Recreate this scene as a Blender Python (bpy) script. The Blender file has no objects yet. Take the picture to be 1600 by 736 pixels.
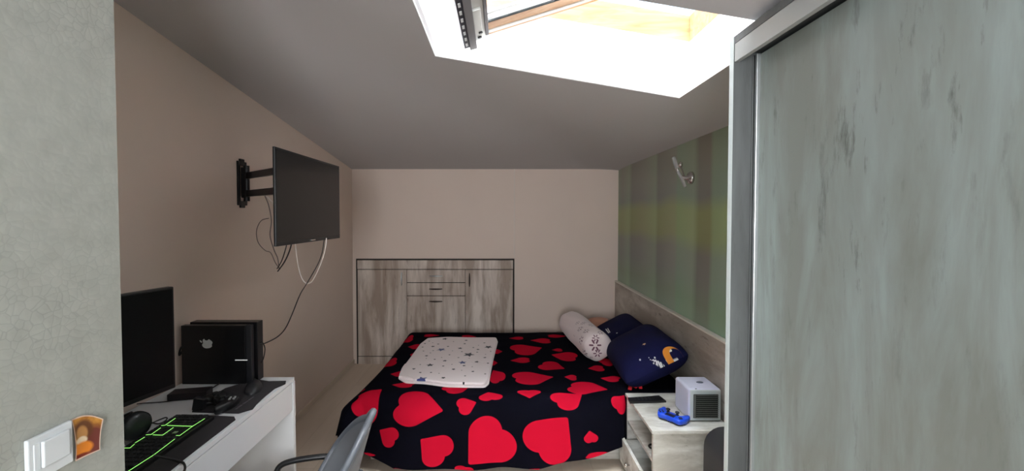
import bpy, bmesh, math, random
import numpy as np
from mathutils import Vector, Matrix
random.seed(7); np.random.seed(7)
scn = bpy.context.scene
COL = scn.collection

# ------------------------------------------------------------------ camera
F = 620.0; PITCH = math.radians(1.45); EYE = 1.55
cd = bpy.data.cameras.new('camera'); cam = bpy.data.objects.new('camera', cd); COL.objects.link(cam)
cd.sensor_width = 36; cd.lens = F / 1600 * 36
cd.shift_x = 19 / 1600; cd.shift_y = -14.3 / 1600; cd.clip_start = 0.02
cam.location = (0, 0, EYE); cam.rotation_euler = (math.pi / 2 - PITCH, 0, 0)
scn.camera = cam
# ------------------------------------------------------------------ light
scn.view_settings.view_transform = 'Standard'; scn.view_settings.look = 'None'
scn.view_settings.gamma = 1; scn.view_settings.use_curve_mapping = False
scn.view_settings.exposure = 0.42
W = bpy.data.worlds.new('overcast_sky'); scn.world = W; W.use_nodes = True
bg = W.node_tree.nodes['Background']; bg.inputs[0].default_value = (0.74, 0.87, 1.0, 1); bg.inputs[1].default_value = 1.6
def portal(name, loc, rot, sx, sy):
    l = bpy.data.lights.new(name, 'AREA'); l.shape = 'RECTANGLE'; l.size = sx; l.size_y = sy
    l.cycles.is_portal = True
    o = bpy.data.objects.new(name, l); o.location = loc; o.rotation_euler = rot; COL.objects.link(o)
portal('skylight_portal', (0.27, 1.53, 2.66), (0, math.radians(9.6), 0), 1.3, 0.8)
def area(name, loc, rot, sx, sy, watts, col, spread):
    l = bpy.data.lights.new(name, 'AREA'); l.shape = 'RECTANGLE'; l.size = sx; l.size_y = sy; l.energy = watts; l.color = col; l.spread = math.radians(spread)
    o = bpy.data.objects.new(name, l); o.location = loc; o.rotation_euler = rot; COL.objects.link(o)
area('daylight_above_skylight', (0.30, 1.50, 3.25), (0, 0, 0), 2.2, 1.8, 175, (.95, .98, 1), 70)
area('rear_fill_light', (-0.1, -1.60, 1.70), (math.radians(90), 0, 0), 1.6, 1.6, 130, (.95, .975, 1), 170)  # added fill lamp behind the camera, brightens walls and ceiling from the rear

# ------------------------------------------------------------------ helpers
def proj(P):
    """world points -> pixel coordinates and depth in the 1600x736 frame"""
    P = np.asarray(P, float); y = P[..., 1]; z = P[..., 2] - EYE
    c, s = math.cos(PITCH), math.sin(PITCH)
    d = y * c - z * s; v = y * s + z * c
    return np.stack([781 + F * P[..., 0] / d, 353.7 - F * v / d], -1), d

class M:
    def __init__(s): s.v = []; s.f = []; s.sm = []; s.attr = {}
    def add(s, vs, fs, smooth=False):
        n = len(s.v); s.v += [tuple(map(float, v)) for v in vs]
        s.f += [tuple(i + n for i in f) for f in fs]; s.sm += [smooth] * len(fs); return s
    def bm(s, bm, mat=None, smooth=False):
        bm.verts.index_update()
        vs = [(mat @ v.co if mat else v.co.copy()) for v in bm.verts]
        fs = [[v.index for v in f.verts] for f in bm.faces]
        bm.free(); return s.add(vs, fs, smooth)
    def box(s, x0, x1, y0, y1, z0, z1, b=0.0, seg=2, mat=None):
        bm = bmesh.new(); bmesh.ops.create_cube(bm, size=1)
        for v in bm.verts:
            v.co = Vector((x0 + (v.co.x + .5) * (x1 - x0), y0 + (v.co.y + .5) * (y1 - y0), z0 + (v.co.z + .5) * (z1 - z0)))
        if b > 0: bmesh.ops.bevel(bm, geom=bm.edges[:], offset=b, segments=seg, profile=.5, affect='EDGES')
        return s.bm(bm, mat)
    def cyl(s, p0, p1, r0, r1=None, n=20, smooth=True):
        return s.tube([p0, p1], [r0, r0 if r1 is None else r1], n, caps=True)
    def tube(s, pts, r, n=8, caps=True, closed=False):
        pts = [Vector(p) for p in pts]; k = len(pts)
        rs = r if isinstance(r, (list, tuple)) else [r] * k
        t0 = (pts[1] - pts[0]).normalized(); up = Vector((0, 0, 1)) if abs(t0.z) < .9 else Vector((1, 0, 0))
        nrm = t0.cross(up).normalized(); vs = []; fs = []
        for i, p in enumerate(pts):
            if closed: t = (pts[(i + 1) % k] - pts[i - 1]).normalized()
            else: t = (pts[min(i + 1, k - 1)] - pts[max(i - 1, 0)]).normalized()
            nrm = (nrm - t * nrm.dot(t)).normalized(); b = t.cross(nrm)
            for j in range(n):
                a = 2 * math.pi * j / n; vs.append(p + (nrm * math.cos(a) + b * math.sin(a)) * rs[i])
        m = k if closed else k - 1
        for i in range(m):
            for j in range(n):
                a = i * n + j; b2 = i * n + (j + 1) % n; i2 = ((i + 1) % k) * n
                fs.append((a, b2, i2 + (j + 1) % n, i2 + j))
        s.add(vs, fs, True)
        if caps and not closed:
            s.add(vs[:n], [tuple(range(n - 1, -1, -1))]); s.add(vs[-n:], [tuple(range(n))])
        return s
    def lathe(s, prof, n=28, mat=None, smooth=True):
        """prof: (r, z) pairs about the z axis"""
        vs = []; fs = []; k = len(prof)
        for r, z in prof:
            for j in range(n):
                a = 2 * math.pi * j / n; v = Vector((r * math.cos(a), r * math.sin(a), z)); vs.append(mat @ v if mat else v)
        for i in range(k - 1):
            for j in range(n): fs.append((i * n + j, i * n + (j + 1) % n, (i + 1) * n + (j + 1) % n, (i + 1) * n + j))
        fs.append(tuple(range(n - 1, -1, -1))); fs.append(tuple((k - 1) * n + j for j in range(n)))
        return s.add(vs, fs, smooth)
    def prism(s, pts, z0, z1, b=0.0, mat=None, seg=2, smooth=False):
        bm = bmesh.new(); vs = [bm.verts.new((p[0], p[1], z0)) for p in pts]; f = bm.faces.new(vs)
        f.normal_update()
        if f.normal.z > 0: f.normal_flip()
        r = bmesh.ops.extrude_face_region(bm, geom=[f])
        top = [g for g in r['geom'] if isinstance(g, bmesh.types.BMVert)]
        for v in top: v.co.z = z1
        if b > 0:
            ed = [e for e in bm.edges if abs(e.verts[0].co.z - e.verts[1].co.z) < 1e-7]
            bmesh.ops.bevel(bm, geom=ed, offset=b, segments=seg, profile=.5, affect='EDGES', clamp_overlap=True)
        bmesh.ops.recalc_face_normals(bm, faces=bm.faces)
        return s.bm(bm, mat, smooth)
    def grid(s, P, smooth=True, wrap=False):
        """P array (n,m,3)"""
        n, m = P.shape[:2]; base = P.reshape(-1, 3); fs = []
        for i in range(n - 1):
            for j in range(m if wrap else m - 1):
                j2 = (j + 1) % m; fs.append((i * m + j, (i + 1) * m + j, (i + 1) * m + j2, i * m + j2))
        return s.add(base, fs, smooth)
    def build(s, name, mat, off=(0, 0, 0), inv=None):
        me = bpy.data.meshes.new(name); o = Vector(off)
        V = [(Vector(v) - o) if inv is None else inv @ Vector(v) for v in s.v]
        me.from_pydata(V, [], s.f); me.polygons.foreach_set('use_smooth', s.sm)
        for k, a in s.attr.items():
            at = me.attributes.new(k, 'FLOAT', 'POINT'); at.data.foreach_set('value', np.asarray(a, np.float32).ravel())
        me.materials.append(mat); me.update()
        ob = bpy.data.objects.new(name, me); COL.objects.link(ob); return ob

def tagit(o, label=None, cat=None, group=None, kind=None):
    for k, v in (('label', label), ('category', cat), ('group', group), ('kind', kind)):
        if v: o[k] = v
    return o
def thing(name, label, cat, loc, rotz=0, group=None):
    o = bpy.data.objects.new(name, None); o.empty_display_size = .05; COL.objects.link(o)
    o.location = loc; o.rotation_euler = (0, 0, rotz); return tagit(o, label, cat, group)
def part(root, name, m, mat, label=None, parent=None, world=True, kind=None):
    """verts authored in world space (world) or in the root's own space"""
    R = Matrix.Translation(root.location) @ root.rotation_euler.to_matrix().to_4x4()
    ob = m.build(name, mat, inv=R.inverted() if world else None)
    ob.parent = parent or root
    return tagit(ob, label, None, None, kind)
def single(name, m, mat, label, cat, loc, group=None):
    ob = m.build(name, mat, off=loc); ob.location = loc; return tagit(ob, label, cat, group)
def struct(name, m, mat, parent=None, label=None):
    ob = m.build(name, mat)
    if parent: ob.parent = parent
    else: ob['kind'] = 'structure'
    if label: ob['label'] = label
    return ob
def subdiv(ob, n=1):
    md = ob.modifiers.new('sub', 'SUBSURF'); md.levels = n; md.render_levels = n; return ob
def smoothpath(pts, n=8):
    P = [Vector(p) for p in pts]; out = []
    for i in range(len(P) - 1):
        a, b, c, d = P[max(i - 1, 0)], P[i], P[i + 1], P[min(i + 2, len(P) - 1)]
        for k in range(n):
            t = k / n
            out.append(.5 * ((2 * b) + (c - a) * t + (2 * a - 5 * b + 4 * c - d) * t * t + (3 * b - a - 3 * c + d) * t ** 3))
    return out + [P[-1]]

# ------------------------------------------------------------------ materials
def new_mat(name, col=(.5, .5, .5), rough=.5, metal=0.0, spec=.5, emit=None, es=0):
    m = bpy.data.materials.new(name); m.use_nodes = True; b = m.node_tree.nodes['Principled BSDF']
    b.inputs['Base Color'].default_value = (*col, 1); b.inputs['Roughness'].default_value = rough
    b.inputs['Metallic'].default_value = metal; b.inputs['Specular IOR Level'].default_value = spec
    if emit: b.inputs['Emission Color'].default_value = (*emit, 1); b.inputs['Emission Strength'].default_value = es
    return m
class N:
    def __init__(s, m): s.t = m.node_tree; s.b = s.t.nodes['Principled BSDF']
    def n(s, typ, **kw):
        x = s.t.nodes.new(typ)
        for k, v in kw.items(): setattr(x, k, v)
        return x
    def l(s, a, b): s.t.links.new(a, b)
    def coord(s, scale=(1, 1, 1), rot=(0, 0, 0), loc=(0, 0, 0)):
        c = s.n('ShaderNodeTexCoord'); mp = s.n('ShaderNodeMapping')
        mp.inputs['Scale'].default_value = scale; mp.inputs['Rotation'].default_value = rot; mp.inputs['Location'].default_value = loc
        s.l(c.outputs['Object'], mp.inputs[0]); return mp.outputs[0]
    def noise(s, vec, scale=5, detail=4, rough=.5, dist=0):
        x = s.n('ShaderNodeTexNoise'); x.inputs['Scale'].default_value = scale; x.inputs['Detail'].default_value = detail
        x.inputs['Roughness'].default_value = rough; x.inputs['Distortion'].default_value = dist
        s.l(vec, x.inputs['Vector']); return x.outputs['Fac']
    def ramp(s, fac, stops, interp='LINEAR'):
        x = s.n('ShaderNodeValToRGB'); x.color_ramp.interpolation = interp; e = x.color_ramp.elements
        while len(e) < len(stops): e.new(.5)
        for el, (p, c) in zip(e, stops): el.position = p; el.color = (*c, 1) if len(c) == 3 else c
        s.l(fac, x.inputs[0]); return x.outputs[0]
    def mix(s, fac, a, b, mode='MIX'):
        x = s.n('ShaderNodeMix', data_type='RGBA', blend_type=mode)
        for sock, v in ((x.inputs[0], fac), (x.inputs[6], a), (x.inputs[7], b)):
            if isinstance(v, (int, float)): sock.default_value = v
            elif isinstance(v, tuple): sock.default_value = (*v, 1)
            else: s.l(v, sock)
        return x.outputs[2]
    def bump(s, h, strength=.2, dist=.01):
        x = s.n('ShaderNodeBump'); x.inputs['Strength'].default_value = strength; x.inputs['Distance'].default_value = dist
        s.l(h, x.inputs['Height']); s.l(x.outputs[0], s.b.inputs['Normal'])
    def math(s, op, a, b=0.0):
        x = s.n('ShaderNodeMath', operation=op)
        for sock, v in ((x.inputs[0], a), (x.inputs[1], b)):
            if isinstance(v, (int, float)): sock.default_value = v
            else: s.l(v, sock)
        return x.outputs[0]
    def attr(s, name): x = s.n('ShaderNodeAttribute'); x.attribute_name = name; return x.outputs['Fac']
    def step(s, v, edge=0.0, w=.0006):
        """1 where v < edge"""
        x = s.n('ShaderNodeMapRange'); s.l(v, x.inputs[0]); x.inputs[1].default_value = edge - w; x.inputs[2].default_value = edge + w
        x.inputs[3].default_value = 1; x.inputs[4].default_value = 0; return x.outputs[0]

def g(r, gg, b):  # sRGB 0-255 -> linear
    f = lambda c: (c / 255 / 12.92) if c / 255 <= .04045 else ((c / 255 + .055) / 1.055) ** 2.4
    return (f(r), f(gg), f(b))

def painted(name, col, var=.06, scale=2, bump=.08, bs=60, rough=.85):
    m = new_mat(name, col, rough); q = N(m); v = q.coord()
    d = tuple(c * (1 - var) for c in col); q.l(q.ramp(q.noise(v, scale, 3), [(.3, d), (.7, col)]), q.b.inputs['Base Color'])
    q.bump(q.noise(v, bs, 3), bump, .002); return m
def old_wood(name, light, mid, dark, axis='z', rough=.55, amount=.5, sc=1.0, st=.15):
    """whitewashed boards with grain along one axis"""
    m = new_mat(name, light, rough); q = N(m)
    s = {'x': (st, 1, 1), 'y': (1, st, 1), 'z': (1, 1, st)}[axis]; s = tuple(k * sc for k in s)
    v = q.coord(s); vb = q.coord(tuple(k * .5 for k in s), loc=(3, 5, 1)); vi = q.coord(tuple(k * 3 for k in s), loc=(7, 2, 9))
    n1 = q.noise(v, 5, 6, .62, .4); n2 = q.noise(vb, 6, 5, .6, .2); n3 = q.noise(vi, 9, 6, .7)
    c = q.ramp(n1, [(.40, mid), (.40 + .24, light)])
    c = q.mix(q.ramp(n2, [(.50, (0, 0, 0)), (.72, (amount,) * 3)]), c, mid)
    flecks = q.math('MULTIPLY', q.ramp(n3, [(.56, (0, 0, 0)), (.70, (1, 1, 1))]), q.ramp(n2, [(.42, (0, 0, 0)), (.62, (.8,) * 3)]))
    c = q.mix(flecks, c, dark)
    q.l(c, q.b.inputs['Base Color']); q.bump(n3, .12, .002); return m

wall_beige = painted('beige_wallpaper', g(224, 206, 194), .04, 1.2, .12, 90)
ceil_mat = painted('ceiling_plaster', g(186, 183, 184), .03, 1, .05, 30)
white_mat = painted('white_plaster', g(238, 238, 238), .02, 2, .04, 40)
white_lam = new_mat('white_laminate', g(226, 228, 230), .4)
black_pl = new_mat('black_plastic', (.008, .008, .009), .38)
black_matte = new_mat('black_matte', (.010, .010, .011), .7)
black_gloss = new_mat('black_gloss', (.004, .004, .005), .35, spec=.2)
metal_black = new_mat('black_metal', (.01, .01, .011), .35, .3)
chrome = new_mat('brushed_chrome', (.6, .58, .57), .25, 1)
alu = new_mat('aluminium', (.62, .64, .65), .35, .85)
cab_wood = old_wood('cabinet_wood', g(222, 210, 200), g(160, 142, 128), g(98, 78, 66), 'z', .5, .75, 1.5, .14)
bed_wood = old_wood('bed_wood', g(200, 200, 194), g(158, 152, 142), g(110, 104, 96), 'x', .5, .6)
head_wood = old_wood('headboard_wood', g(206, 200, 190), g(158, 147, 135), g(104, 92, 82), 'y', .5, .8, 1.4, .25)
table_wood = old_wood('bedside_wood', g(224, 224, 218), g(176, 172, 163), g(110, 104, 96), 'x', .45, .7, 1.9, .3)
robe_wood = old_wood('wardrobe_wood', g(156, 168, 166), g(130, 134, 128), g(84, 86, 81), 'z', .55, .75, 1.25, .2)
robe_dark = old_wood('wardrobe_inner_wood', g(104, 107, 107), g(78, 80, 79), g(50, 50, 49), 'z', .6, .6, 1.2)
pine = new_mat('pine', g(232, 190, 132), .45)
q = N(pine); v = q.coord((.15, 1, 1)); q.l(q.ramp(q.noise(v, 30, 5, .6, 1), [(.35, g(196, 146, 104)), (.65, g(218, 178, 136))]), q.b.inputs['Base Color'])

# crackle wallpaper on the near wall
crackle = new_mat('crackle_wallpaper', g(178, 184, 180), .6); q = N(crackle)
v = q.coord((1, 1, 1)); vo = q.n('ShaderNodeTexVoronoi', feature='DISTANCE_TO_EDGE'); vo.inputs['Scale'].default_value = 62
nz = q.n('ShaderNodeTexNoise'); nz.inputs['Scale'].default_value = 14; nz.inputs['Detail'].default_value = 3; q.l(v, nz.inputs['Vector'])
va = q.n('ShaderNodeVectorMath', operation='MULTIPLY_ADD'); q.l(nz.outputs['Color'], va.inputs[0]); va.inputs[1].default_value = (.03,) * 3; q.l(v, va.inputs[2]); q.l(va.outputs[0], vo.inputs['Vector'])
cr = q.ramp(vo.outputs['Distance'], [(.0, (0, 0, 0)), (.07, (1, 1, 1))])
fade = q.ramp(q.noise(v, 3, 2), [(.40, (.05,) * 3), (.70, (.6,) * 3)])
base = q.ramp(q.noise(v, 25, 5), [(.3, g(160, 162, 154)), (.7, g(171, 173, 165))])
cc = q.mix(cr, g(128, 132, 126), base); q.l(q.mix(fade, base, cc), q.b.inputs['Base Color']); q.bump(vo.outputs['Distance'], .25, .002)

# floor
floor_mat = new_mat('pale_laminate', g(188, 170, 152), .5); q = N(floor_mat)
br = q.n('ShaderNodeTexBrick'); br.inputs['Scale'].default_value = 1; br.inputs['Brick Width'].default_value = 1.2; br.inputs['Row Height'].default_value = .19
br.inputs['Mortar Size'].default_value = .0015; br.inputs['Color1'].default_value = (*g(214, 199, 182), 1); br.inputs['Color2'].default_value = (*g(206, 190, 172), 1); br.inputs['Mortar'].default_value = (*g(182, 165, 148), 1)
q.l(q.coord((1, 1, 1), (0, 0, math.pi / 2)), br.inputs['Vector']); nn = q.noise(q.coord((1, .1, 1)), 14, 5, .6)
q.l(q.mix(.35, br.outputs['Color'], q.ramp(nn, [(.3, g(194, 176, 158)), (.7, g(220, 206, 190))])), q.b.inputs['Base Color'])

# striped green wallpaper of the right wall (vertical bands crossed by soft horizontal ones)
green = new_mat('plaid_wallpaper', (.3, .35, .25), .7); q = N(green)
sx = q.n('ShaderNodeSeparateXYZ'); tc = q.n('ShaderNodeTexCoord'); q.l(tc.outputs['Object'], sx.inputs[0])
wob = q.noise(q.coord((1, .6, .25)), 2.5, 2); wobble = q.math('MULTIPLY', q.math('SUBTRACT', wob, .5), .10)
yy = q.math('DIVIDE', q.math('SUBTRACT', q.math('ADD', sx.outputs['Y'], wobble), 2.0), 2.2)
zz = q.math('DIVIDE', q.math('SUBTRACT', q.math('ADD', sx.outputs['Z'], q.math('MULTIPLY', wobble, 1.5)), .85), 1.25)
A_, B_, C_, D_, E_ = g(166, 190, 160), g(168, 162, 152), g(180, 194, 168), g(152, 148, 138), g(174, 172, 158)
bands = q.ramp(yy, [(0, A_), (.10, A_), (.14, A_), (.16, g(150, 140, 128)), (.22, g(142, 136, 124)), (.25, C_), (.34, A_), (.36, E_), (.50, D_), (.53, C_), (.62, E_), (.66, B_), (.78, D_), (.82, C_), (.92, B_), (1, A_)])
rows = q.ramp(zz, [(0, g(150, 190, 165)), (.12, g(120, 156, 128)), (.26, g(128, 140, 140)), (.38, g(132, 138, 134)), (.46, g(158, 172, 92)), (.60, g(164, 180, 96)), (.68, g(124, 136, 136)), (.80, g(146, 150, 140)), (1, g(142, 140, 126))])
gm = q.mix(.45, bands, rows); q.l(gm, q.b.inputs['Base Color']); q.bump(q.noise(q.coord(), 120, 2), .08, .001)

def fabric(name, col, rough=.9, sheen=.3, bs=400, bump=.15):
    m = new_mat(name, col, rough, spec=.2); q = N(m); q.b.inputs['Sheen Weight'].default_value = sheen; q.b.inputs['Sheen Roughness'].default_value = .5
    q.bump(q.noise(q.coord(), bs, 2), bump, .001); return m, q

# ------------------------------------------------------------------ room shell
XL, XR, YB = -1.54, 1.235, 4.14
def ceil_z(x, y):
    a = 2.04 + .17 * (1.235 - x); b = 2.04 + .145 * (YB - y)
    k = .05; h = np.clip(.5 + .5 * (b - a) / k, 0, 1)
    return b * (1 - h) + a * h - k * h * (1 - h)
HX0, HX1, HY0, HY1 = -.305, .845, 1.176, 1.885     # the skylight's hole in the ceiling
def plane_z(x): return 2.04 + .17 * (1.235 - x)
struct('floor', M().box(-1.7, 1.4, -1.5, 4.3, -.08, 0), floor_mat)
xs = sorted(set(np.round(np.linspace(-1.62, 1.30, 50), 4)) | {HX0, HX1}); ys = sorted(set(np.round(np.linspace(-1.4, 4.22, 90), 4)) | {HY0, HY1})
cm = M(); vs = [(x, y, float(ceil_z(x, y)) if not (HX0 - .01 < x < HX1 + .01 and HY0 - .01 < y < HY1 + .01) else plane_z(x)) for x in xs for y in ys]; fs = []
m_ = len(ys)
for i in range(len(xs) - 1):
    for j in range(m_ - 1):
        if xs[i] >= HX0 and xs[i + 1] <= HX1 and ys[j] >= HY0 and ys[j + 1] <= HY1: continue
        fs.append((i * m_ + j, i * m_ + j + 1, (i + 1) * m_ + j + 1, (i + 1) * m_ + j))
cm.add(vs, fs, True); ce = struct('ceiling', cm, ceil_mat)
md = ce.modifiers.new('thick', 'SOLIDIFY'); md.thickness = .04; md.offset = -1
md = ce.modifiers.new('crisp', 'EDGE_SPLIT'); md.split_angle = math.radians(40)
struct('wall_back', M().box(-1.7, 1.4, YB, YB + .1, 0, 2.35), wall_beige)
struct('wall_left', M().box(XL - .1, XL, .86, YB, 0, 3.0), wall_beige)
struct('wall_right', M().box(XR, XR + .1, -1.4, YB, 0, 2.5), green)
struct('wall_entrance', M().box(-1.64, -.84, -1.4, .875, 0, 3.0), crackle)
wr = M(); wr.box(-.84, -.6, -1.42, -1.3, 0, 3); wr.box(.4, 1.24, -1.42, -1.3, 0, 3); wr.box(-.6, .4, -1.42, -1.3, 0, 1.0); wr.box(-.6, .4, -1.42, -1.3, 2.1, 3)
struct('wall_rear', wr, wall_beige)
wf = M()
for a in ((-.6, -.55, 1.0, 2.1), (.35, .4, 1.0, 2.1), (-.12, -.08, 1.05, 2.05), (-.55, .35, 1.0, 1.05), (-.55, .35, 2.05, 2.1)): wf.box(a[0], a[1], -1.39, -1.33, a[2], a[3])
struct('added_window', wf, white_lam)  # unseen window frame, added with its opening to let fill light in
struct('trim_1', M().box(.146, .156, YB - .008, YB, 1.115, 2.04, .002), painted('seam_paint', g(226, 214, 204)))
struct('baseboard_left', M().box(XL, XL + .012, .875, YB, 0, .05, .003), floor_mat)

# ---- skylight: plastered shaft, pine frame, open pivoting sash
win = bpy.data.objects.new('window_1', None); COL.objects.link(win); win['kind'] = 'structure'
SH = .27; FR = .12; T = .03
def slab(x0, x1, y0, y1, lo, hi, mx=None):
    vs = [(x, y, plane_z(x) + h) for h in (lo, hi) for x, y in ((x0, y0), (x1, y0), (x1, y1), (x0, y1))]
    m = M(); m.add(vs, [(3, 2, 1, 0), (4, 5, 6, 7), (0, 1, 5, 4), (1, 2, 6, 5), (2, 3, 7, 6), (3, 0, 4, 7)]); return m
sh = M()
XO0, XO1 = HX0, HX1 + .045
for a in ((HX0 - T, HX0 + .002, HY0 - T, HY1 + T), (HX0, XO1 + T, HY1 - .002, HY1 + T), (HX0, XO1 + T, HY0 - T, HY0 + .002)):
    k = slab(*a, .003, SH); sh.add(k.v, k.f)
# right shaft face leans a little outward
z0 = plane_z(HX1); z1 = plane_z(XO1) + SH
sh.add([(HX1 - .002, HY0, z0), (HX1 - .002, HY1, z0), (XO1, HY1, z1), (XO1, HY0, z1), (HX1 + T, HY0, z0 + .004), (HX1 + T, HY1, z0 + .004), (XO1 + T, HY1, z1), (XO1 + T, HY0, z1)],
       [(0, 1, 2, 3), (7, 6, 5, 4), (0, 4, 5, 1), (3, 2, 6, 7), (0, 3, 7, 4), (1, 5, 6, 2)])
struct('shaft_lining', sh, white_mat, win)
fr = M()
for a in ((XO0, XO1, HY1, HY1 + .04), (XO0, XO1, HY0 - .04, HY0), (XO0 - .04, XO0, HY0 - .04, HY1 + .04), (XO1, XO1 + .04, HY0 - .04, HY1 + .04)):
    k = slab(*a, SH, SH + FR); fr.add(k.v, k.f)
struct('window_frame', fr, pine, win, 'pine frame of the roof window')
cl = slab(XO0 - .06, XO1 + .06, HY1 + .02, HY1 + .07, SH + FR, SH + FR + .02)
k = slab(XO0 - .06, XO1 + .06, HY0 - .07, HY0 - .02, SH + FR, SH + FR + .02); cl.add(k.v, k.f)
struct('cladding', cl, alu, win)
AL = math.atan(.31)
def sash(name, s0, s1, y0, y1, h0, h1, mat, b=.003, label=None):
    Mx = Matrix.Translation((-.115, 0, 2.343)) @ Matrix.Rotation(-AL, 4, 'Y')
    return struct(name, M().box(s0, s1, y0, y1, h0, h1, b, mat=Mx), mat, win, label)
alu_w = new_mat('white_aluminium', g(215, 215, 212), .35, .2)
Y0, Y1 = 1.25, 1.80
glass = new_mat('window_glass', (.9, .95, 1), .02); glass.node_tree.nodes['Principled BSDF'].inputs['Transmission Weight'].default_value = 1; glass.node_tree.nodes['Principled BSDF'].inputs['IOR'].default_value = 1.1
for k0, k1, hh0, hh1, mt_, nm in ((-.022, 0, 0, .035, pine, 'sash_rail'), (-.045, -.022, -.003, .02, alu_w, 'sealing_strip'), (-.112, -.045, .002, .035, pine, 'sash_rail'), (-.119, -.112, -.001, .02, black_matte, 'gasket'), (-.150, -.132, .0, .010, alu, 'blind_bar'), (-.19, -.178, .0, .010, alu, 'blind_bar')):
    sash(nm, .06, .86, Y1 + k0, Y1 + k1, hh0, hh1, mt_, .001)
sash('sash_rail', .06, .86, Y0, Y0 + .055, 0, .035, pine)
sash('sash_rail', .0, .06, Y0, Y1, 0.0, .035, alu_w, label='pale metal end rail of the sash'); sash('sash_rail', .80, .86, Y0 + .055, Y1 - .12, 0.001, .034, pine)
sash('glass_pane', .06, .80, Y0 + .055, Y1 - .119, .012, .022, glass, .0)
sash('sash_cladding', .04, .86, Y1 - .002, Y1 + .012, .036, .052, alu, label='grey metal cover strip')
sash('sash_cladding', .04, .86, Y0 - .012, Y0 + .012, .036, .052, alu)
grey_steel = new_mat('grey_steel', g(120, 117, 120), .45, .3)
sash('hinge_channel', -.028, .004, Y0 - .05, Y1 + .03, -.03, .05, grey_steel, .002)
sash('slot_channel', -.052, -.028, Y0 - .05, Y1 + .015, -.022, .05, new_mat('dark_steel', g(58, 58, 70), .4, .4), .002)
Mx = Matrix.Translation((-.115, 0, 2.343)) @ Matrix.Rotation(-AL, 4, 'Y')
for i in range(9):
    yc = Y1 - .02 - i * .055; struct('slot', M().box(-.045, -.035, yc - .014, yc + .014, -.0235, -.021, .001, mat=Mx), white_lam, win)
for yc in (Y1 - .035, Y1 - .075):
    struct('screw', M().lathe([(.009, -.016), (.009, -.008), (.005, 0)], 12, Mx @ Matrix.Translation((.024 if yc > Y1 - .05 else .030, yc, .0))), black_pl, win)
sash('latch_plate', .006, .040, Y1 - .26, Y1 - .005, -.012, .0, alu_w, .003)
sash('guide_bar', .052, .066, Y0, Y1 - .03, -.014, .0, grey_steel, .002)

# ------------------------------------------------------------------ built-in cabinet in the back wall
cab = thing('built_in_cabinet', 'whitewashed wooden cabinet built into the back wall behind the bed', 'cabinet', (-.675, YB, 0))
cx0, cx1, cz0, cz1 = -1.488, .140, .085, 1.095; yf = YB - .02
fr = M(); g2 = .012
fr.box(cx0 - g2, cx1 + g2, yf + .008, YB - .001, cz1, cz1 + g2); fr.box(cx0 - g2, cx0, yf + .008, YB - .001, 0.0, cz1); fr.box(cx1, cx1 + g2, yf + .008, YB - .001, 0.0, cz1)
fr.box(cx0, cx1, yf + .012, YB - .001, 0.0, cz1)
part(cab, 'recess_frame', fr, new_mat('dark_gap', (.02, .014, .012), .8), 'dark shadow gap around the cabinet')
part(cab, 'plinth', M().box(cx0 + .003, cx1 - .003, yf + .004, yf + .012, .0, .078, .001), cab_wood)
part(cab, 'top_rail', M().box(cx0 + .003, cx1 - .003, yf, yf + .012, 1.0, cz1 - .003, .0015), cab_wood)
def handle(x, z, vert):
    m = M(); L = .07
    for t in (-1, 1):
        p = (x, yf, z + t * .055) if vert else (x + t * .055, yf, z)
        m.cyl(p, (p[0], yf - .02, p[2]), .004, n=8)
    pts = []; 
    for i in range(9):
        u = -1 + i / 4; o = .020 + .008 * (1 - u * u); pts.append((x, yf - o, z + u * L) if vert else (x + u * L, yf - o, z))
    m.tube(pts, [.003 + .005 * (1 - (-1 + i / 4) ** 2) for i in range(9)], 8); return m
hand = new_mat('dark_bronze', (.06, .045, .04), .35, .8)
xa, xb = -.970, -.360
def leaf(name, x0, x1, z0, z1, hx, hz, vert, hmat=hand):
    d = part(cab, name, M().box(x0 + .002, x1 - .002, yf, yf + .012, z0 + .002, z1 - .002, .0015), cab_wood)
    part(cab, 'handle', handle(hx, hz, vert), hmat, parent=d)
leaf('door', cx0 + .003, xa, .085, .995, xa - .05, .90, True, alu)
leaf('door', xb, cx1 - .003, .085, .995, xb + .045, .89, True)
leaf('drawer', xa, xb, .860, .995, -.665, .930, False, alu)
leaf('drawer', xa, xb, .722, .857, -.665, .795, False)
leaf('door', xa, xb, .085, .719, -.665, .665, False)

# ------------------------------------------------------------------ headboard panel
hb = thing('headboard', 'long pale wooden headboard panel fixed along the striped wall above the bed', 'headboard', (XR, 3.0, 0))
part(hb, 'panel', M().box(1.205, 1.233, 1.9, YB - .003, .0, .868, .002), head_wood)
part(hb, 'cap_strip', M().box(1.200, 1.2335, 1.9, YB - .003, .868, .880, .002), new_mat('pale_edge', g(226, 222, 212), .5), 'paler top edging')

# ------------------------------------------------------------------ bed
BT = .43; BX0, BX1, BY0, BY1 = -.865, 1.20, 2.46, 3.80
bed = thing('double_bed', 'low double bed with pale wooden base under the heart blanket', 'bed', (.17, 3.1, 0))
part(bed, 'base', M().box(BX0 + .05, BX1, BY0 + .0, BY1 - .03, .02, .24, .004), bed_wood)
for x in (BX0 + .1, BX1 - .1):
    for y in (BY0 + .08, BY1 - .1): part(bed, 'foot', M().box(x - .03, x + .03, y - .03, y + .03, 0, .02), black_pl)
part(bed, 'mattress', M().box(BX0 + .03, BX1, BY0 + .012, BY1 - .02, .24, BT - .02, .03, 3), new_mat('mattress_ticking', g(210, 205, 198), .9))

def smooth_noise(S, Tt, sc, seed):
    r = np.random.RandomState(seed); o = np.zeros_like(S)
    for k in range(10):
        a = r.uniform(0, 2 * math.pi); f = sc * r.uniform(.5, 1.6); o += np.sin(f * (S * math.cos(a) + Tt * math.sin(a)) + r.uniform(0, 6.28))
    return o / 10
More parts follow.
